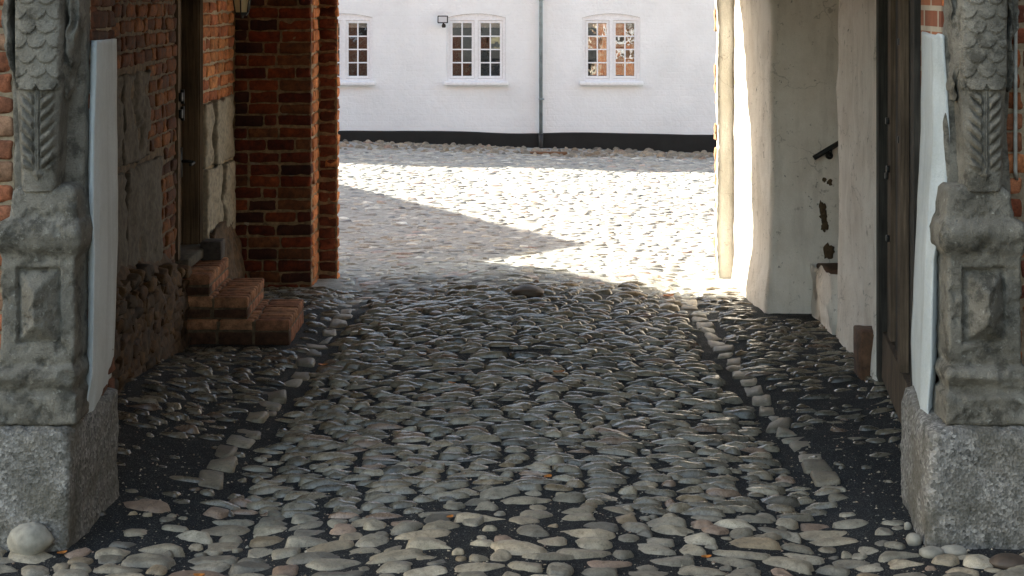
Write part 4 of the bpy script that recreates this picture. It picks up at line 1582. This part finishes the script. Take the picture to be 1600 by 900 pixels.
def window(x0, x1, seed, warm):
    y = YW + 0.022
    fr = MB()
    fw = 0.050
    cx = (x0 + x1) / 2
    # outer frame, arched head
    xs = np.linspace(x0 + 0.002, x1 - 0.002, 15)
    head = [(x, arch_z(x, x0, x1) - 0.003) for x in xs]
    zt_ = ZA - 0.045
    for (a, za), (b, zb) in zip(head[:-1], head[1:]):
        fr.add([(a, y, zt_), (b, y, zt_), (b, y, zb), (a, y, za), (a, y + 0.06, zt_), (b, y + 0.06, zt_)], [(0, 1, 2, 3), (0, 4, 5, 1)])
    fr.box(x0 + 0.002, x0 + fw, y, y + 0.07, ZS + 0.002, zt_)
    fr.box(x1 - fw, x1 - 0.002, y, y + 0.07, ZS + 0.002, zt_)
    fr.box(x0 + fw, x1 - fw, y, y + 0.07, ZS + 0.002, ZS + 0.045)
    fr.box(cx - 0.030, cx + 0.030, y - 0.006, y + 0.07, ZS + 0.045, zt_)
    f = fr.build('window', M['paintwhite'], WB, False)
    for s in (0, 1):
        a = x0 + fw + 0.003 if s == 0 else cx + 0.033
        b = cx - 0.033 if s == 0 else x1 - fw - 0.003
        cs = MB()
        st = 0.040
        yc = y + 0.012
        z0, z1 = ZS + 0.049, zt_ - 0.004
        cs.box(a, a + st, yc, yc + 0.04, z0, z1)
        cs.box(b - st, b, yc, yc + 0.04, z0, z1)
        cs.box(a + st, b - st, yc, yc + 0.04, z0, z0 + st)
        cs.box(a + st, b - st, yc, yc + 0.04, z1 - st, z1)
        mid = (a + b) / 2
        cs.box(mid - 0.011, mid + 0.011, yc + 0.004, yc + 0.036, z0 + st, z1 - st)
        for k in (1, 2, 3):
            zz = z0 + st + (z1 - z0 - 2 * st) * k / 4
            cs.box(a + st, mid - 0.011, yc + 0.006, yc + 0.034, zz - 0.010, zz + 0.010)
            cs.box(mid + 0.011, b - st, yc + 0.006, yc + 0.034, zz - 0.010, zz + 0.010)
        sub(f, cs.build('casement', M['paintwhite'], None, False))
        gp = MB()
        r = np.random.default_rng(seed + s)
        gx = [(a + st, mid - 0.011), (mid + 0.011, b - st)]
        for (g0, g1) in gx:
            for k in range(4):
                q0 = z0 + st + (z1 - z0 - 2 * st) * k / 4 + 0.010
                q1 = z0 + st + (z1 - z0 - 2 * st) * (k + 1) / 4 - 0.010
                tx, tz = r.normal(0, 0.0012, 2)
                gp.add([(g0, yc + 0.022 + tx, q0), (g1, yc + 0.022 - tx, q0 + 0), (g1, yc + 0.022 - tx + tz, q1), (g0, yc + 0.022 + tx + tz, q1)], [(0, 1, 2, 3)])
        sub(f, gp.build('pane', M['glass'], None, False))
    sl_ = MB()
    V, Q = rbox(cx, y - 0.03, ZS - 0.030, (x1 - x0) / 2 + 0.045, 0.075, 0.032, 0.010)
    sl_.add(V, Q)
    sub(f, sl_.build('sill', M['paintwhite']))
    room = MB()
    room.box(x0 - 0.3, x1 + 0.3, YW + 1.4, YW + 1.45, 0.2, 2.5)
    room.box(x0 - 0.35, x0 - 0.3, YW + 0.15, YW + 1.45, 0.2, 2.5)
    room.box(x1 + 0.3, x1 + 0.35, YW + 0.15, YW + 1.45, 0.2, 2.5)
    room.box(x0 - 0.3, x1 + 0.3, YW + 0.15, YW + 1.4, 2.45, 2.5)
    room.box(x0 - 0.3, x1 + 0.3, YW + 0.15, YW + 1.4, 0.2, 0.25)
    sub(f, room.build('room', M['interior'], None, False))
    bl = MB()
    bl.box(x0 + 0.05, x1 - 0.05, YW + 0.12, YW + 0.124, zt_ - 0.12, zt_ + 0.02)
    sub(f, bl.build('blind', M['blind'], None, False))
    if warm:
        cu = MB()
        n = 40
        for (c0, c1) in ((x1 - 0.26, x1 - 0.03), (x0 + 0.26, x0 + 0.42)):
            xx = np.linspace(c0, c1, n)
            yy = YW + 0.17 + 0.02 * np.sin(xx * 120)
            V = [(x, q, z) for z in (ZS - 0.1, zt_) for x, q in zip(xx, yy)]
            cu.add(V, [(k, k + 1, n + k + 1, n + k) for k in range(n - 1)])
        sub(f, cu.build('curtain', M['curtain']))
for k, (x0, x1) in enumerate(WINS):
    window(x0, x1, 300 + 5 * k, k == 2)

# ------------------------------------------------------------------ downpipe, floodlight
DX = (845 - 805) * YW / 2640
DP = thing('downpipe', 'blue grey zinc downpipe between two windows of the white building', 'downpipe', (DX, YW - 0.06, 0))
b = MB()
b.add(*tube([(DX, YW - 0.075, 0.05), (DX, YW - 0.075, 4.4)], 0.030, 14))
b.build('pipe', M['zinc'], DP)
for z in (0.68, 2.30):
    b = MB()
    b.add(*tube([(DX, YW - 0.075, z - 0.015), (DX, YW - 0.075, z + 0.015)], 0.036, 14))
    b.box(DX - 0.008, DX + 0.055, YW - 0.07, YW - 0.002, z - 0.01, z + 0.01)
    b.build('clamp', M['zinc'], DP)
b = MB()
b.add(*tube([(DX, YW - 0.078, -0.32), (DX, YW - 0.075, -0.05), (DX, YW - 0.075, 0.12)], 0.043, 14))
b.build('shoe', M['iron'], DP)

FX, FZ = (692.5 - 805) * YW / 2640, 2.5 - 50 * YW / 2640
FLD = thing('floodlight', 'small black floodlight with sensor on the white wall beside window', 'floodlight', (FX, YW, FZ))
V, Q = rbox(FX, YW - 0.16, FZ, 0.085, 0.03, 0.062, 0.010)
mesh_obj('housing', V, Q, None, M['iron'], FLD)
b = MB().box(FX - 0.068, FX + 0.068, YW - 0.198, YW - 0.192, FZ - 0.045, FZ + 0.045)
b.build('lens', M['lampgrey'], FLD, False)
b = MB()
b.add(*tube([(FX + 0.01, YW - 0.13, FZ - 0.05), (FX + 0.01, YW - 0.10, FZ - 0.09), (FX + 0.01, YW + 0.0, FZ - 0.10)], 0.016))
b.build('bracket', M['iron'], FLD)
V, Q = rbox(FX + 0.015, YW - 0.13, FZ - 0.105, 0.032, 0.03, 0.030, 0.015)
mesh_obj('sensor', V, Q, None, M['iron'], FLD)

# rusty drain strip in front of the downpipe
V, Q = rbox(0.45, 26.35, float(gz(0.45, 26.35)) + 0.012, 0.36, 0.07, 0.03, 0.01)
tag(mesh_obj('drain_channel', rough(V, 0.01, 8, 3), Q, None, M['rust']), 'rusty iron drain channel on cobbles below the downpipe', 'drain')

# ------------------------------------------------------------------ outbuilding on the left of the courtyard (casts the shadow)
OB = thing('outbuilding', 'low gabled outbuilding left of the courtyard, outside the view', 'outbuilding', (-10, 20, 0))
sil = [(26.5, -0.3), (26.5, 1.75), (23.5, 2.86), (19.4, 4.33), (17.85, 3.85), (16.66, 4.58), (15.0, 5.6), (15.0, -0.3)]
n = len(sil)
V = [(-8.0, y, z) for y, z in sil] + [(-13.0, y, z) for y, z in sil]
mesh = bpy.data.meshes.new('wall')
mesh.from_pydata(V, [], [tuple(range(n))[::-1], tuple(range(n, 2 * n))] + [(k, (k + 1) % n, n + (k + 1) % n, n + k) for k in range(n)])
mesh.materials.append(M['whitewall'])
o = bpy.data.objects.new('wall', mesh)
COL.objects.link(o)
o.parent = OB
o.matrix_parent_inverse = OB.matrix_basis.inverted()

# ------------------------------------------------------------------ added unseen house right of the street (keeps the sky on that side off the gate)
SH = thing('sky_blocker_house', 'added unseen dark house right of the street, blocks sky light', 'house', (8, -4, 0))
MB().box(4.6, 12, -14, 7.3, -0.5, 12).build('wall', M['tarred'], SH, False)
b = MB()
b.add([(4.3, -14.4, 11.8), (4.3, 7.4, 11.8), (8.3, 7.4, 15), (8.3, -14.4, 15), (12.3, 7.4, 11.8), (12.3, -14.4, 11.8)], [(0, 1, 2, 3), (3, 2, 4, 5)])
b.build('roof', M['tarred'], SH, False)

# ------------------------------------------------------------------ loose stones, boulders, leaves
def pebble(name, x, y, hx, hy, hz, seed, m, label, cat, lift=0.6, lump=0.12):
    n1, n2 = 16, 28
    V, Q, T = [], [], []
    for i in range(1, n1):
        a = math.pi * i / n1
        for k in range(n2):
            b = 2 * math.pi * k / n2
            V.append((math.sin(a) * math.cos(b), math.sin(a) * math.sin(b), math.cos(a)))
    V += [(0, 0, 1), (0, 0, -1)]
    for i in range(n1 - 2):
        for k in range(n2):
            Q.append((i * n2 + k, (i + 1) * n2 + k, (i + 1) * n2 + (k + 1) % n2, i * n2 + (k + 1) % n2))
    t_, b_ = len(V) - 2, len(V) - 1
    for k in range(n2):
        T.append((t_, k, (k + 1) % n2))
        T.append((b_, (n1 - 2) * n2 + (k + 1) % n2, (n1 - 2) * n2 + k))
    V = np.array(V)
    V = rough(V, lump * 1.6, 1.3, seed)
    V = rough(V, lump * 0.25, 7, seed + 3)
    V *= (hx, hy, hz)
    g = float(gz(x, y))
    V += (x, y, g + hz * lift)
    return tag(mesh_obj(name, V, Q, T, M[m]), label, cat)
def at(px, py, z=0.0):
    d = (CAM_H - z) * 2640 / (py + 20)
    return (px - 805) * d / 2640, d
x, y = at(46, 862)
pebble('boulder', x, y, 0.095, 0.085, 0.080, 3, 'boulder', 'round pale boulder at the foot of the left granite plinth', 'boulder', 0.75, 0.13)
x, y = at(825, 486)
pebble('boulder', x, y, 0.125, 0.09, 0.052, 5, 'darkboulder', 'dark humped boulder among cobbles on the crest of the passage', 'boulder', 0.55)
GS = 'loose stones at the right plinth'
for (px, py, hx, hz, m, lab) in [
        (1428, 848, 0.038, 0.030, 'boulder', 'pale rounded loose stone at the left corner of the right plinth'),
        (1418, 826, 0.018, 0.022, 'boulder', 'tiny upright grey pebble against the flank of the right plinth'),
        (1455, 868, 0.055, 0.026, 'boulder', 'brownish flat loose stone right of the pale rounded one'),
        (1490, 866, 0.060, 0.022, 'boulder', 'long pale loose stone under the middle of the right plinth'),
        (1575, 885, 0.080, 0.030, 'darkboulder', 'big dark mossy loose stone under the right end of the plinth')]:
    x, y = at(px, py)
    o = pebble('loose_stone', x, y, hx, hx * 0.8, hz, int(px), m, lab, 'stone', 0.6)
    o['group'] = GS

def leaf(px, py, size, ang, lab, z=0.05):
    x, y = at(px, py, z)
    g = float(gz(x, y)) + z
    n = 7
    V, Q = [], []
    for i in range(n):
        t = i / (n - 1)
        wd = size * 0.38 * math.sin(math.pi * min(1, t * 0.93 + 0.04)) ** 0.8
        for s in (-1, 0, 1):
            lx_, ly_ = (t - 0.5) * size, s * wd
            V.append((x + lx_ * math.cos(ang) - ly_ * math.sin(ang), y + lx_ * math.sin(ang) + ly_ * math.cos(ang),
                      g + 0.10 * size * abs(s) + 0.35 * size * (t - 0.5) ** 2 + 0.004))
    for i in range(n - 1):
        for k in range(2):
            Q.append((3 * i + k, 3 * i + k + 1, 3 * i + 4 + k, 3 * i + 3 + k))
    tag(mesh_obj('fallen_leaf', V, Q, None, M['leaf']), lab, 'leaf', 'fallen autumn leaves')
leaf(97, 862, 0.045, 0.6, 'orange fallen leaf on soil right of the pale boulder', 0.01)
leaf(505, 566, 0.06, 0.2, 'orange fallen leaf just right of the left kerb of pale setts')
leaf(873, 599, 0.07, 0.1, 'orange fallen leaf on the central cobbles below the humped boulder', 0.09)
leaf(706, 614, 0.05, -0.4, 'yellow orange fallen leaf on cobbles left of the passage centre', 0.07)
leaf(1045, 463, 0.10, 0.5, 'brown fallen leaf lying on sunlit cobbles near the white arch jamb')
leaf(856, 769, 0.05, 0.9, 'small orange fallen leaf between the front cobbles near the centre', 0.06)
leaf(703, 834, 0.04, 0.9, 'tiny red orange fallen leaf among the rounded forecourt stones', 0.04)
leaf(1104, 880, 0.045, 0.2, 'small yellow fallen leaf on the forecourt stones right of centre', 0.04)
leaf(311, 886, 0.05, 0.0, 'orange fallen leaf on the forecourt at the lower left', 0.04)
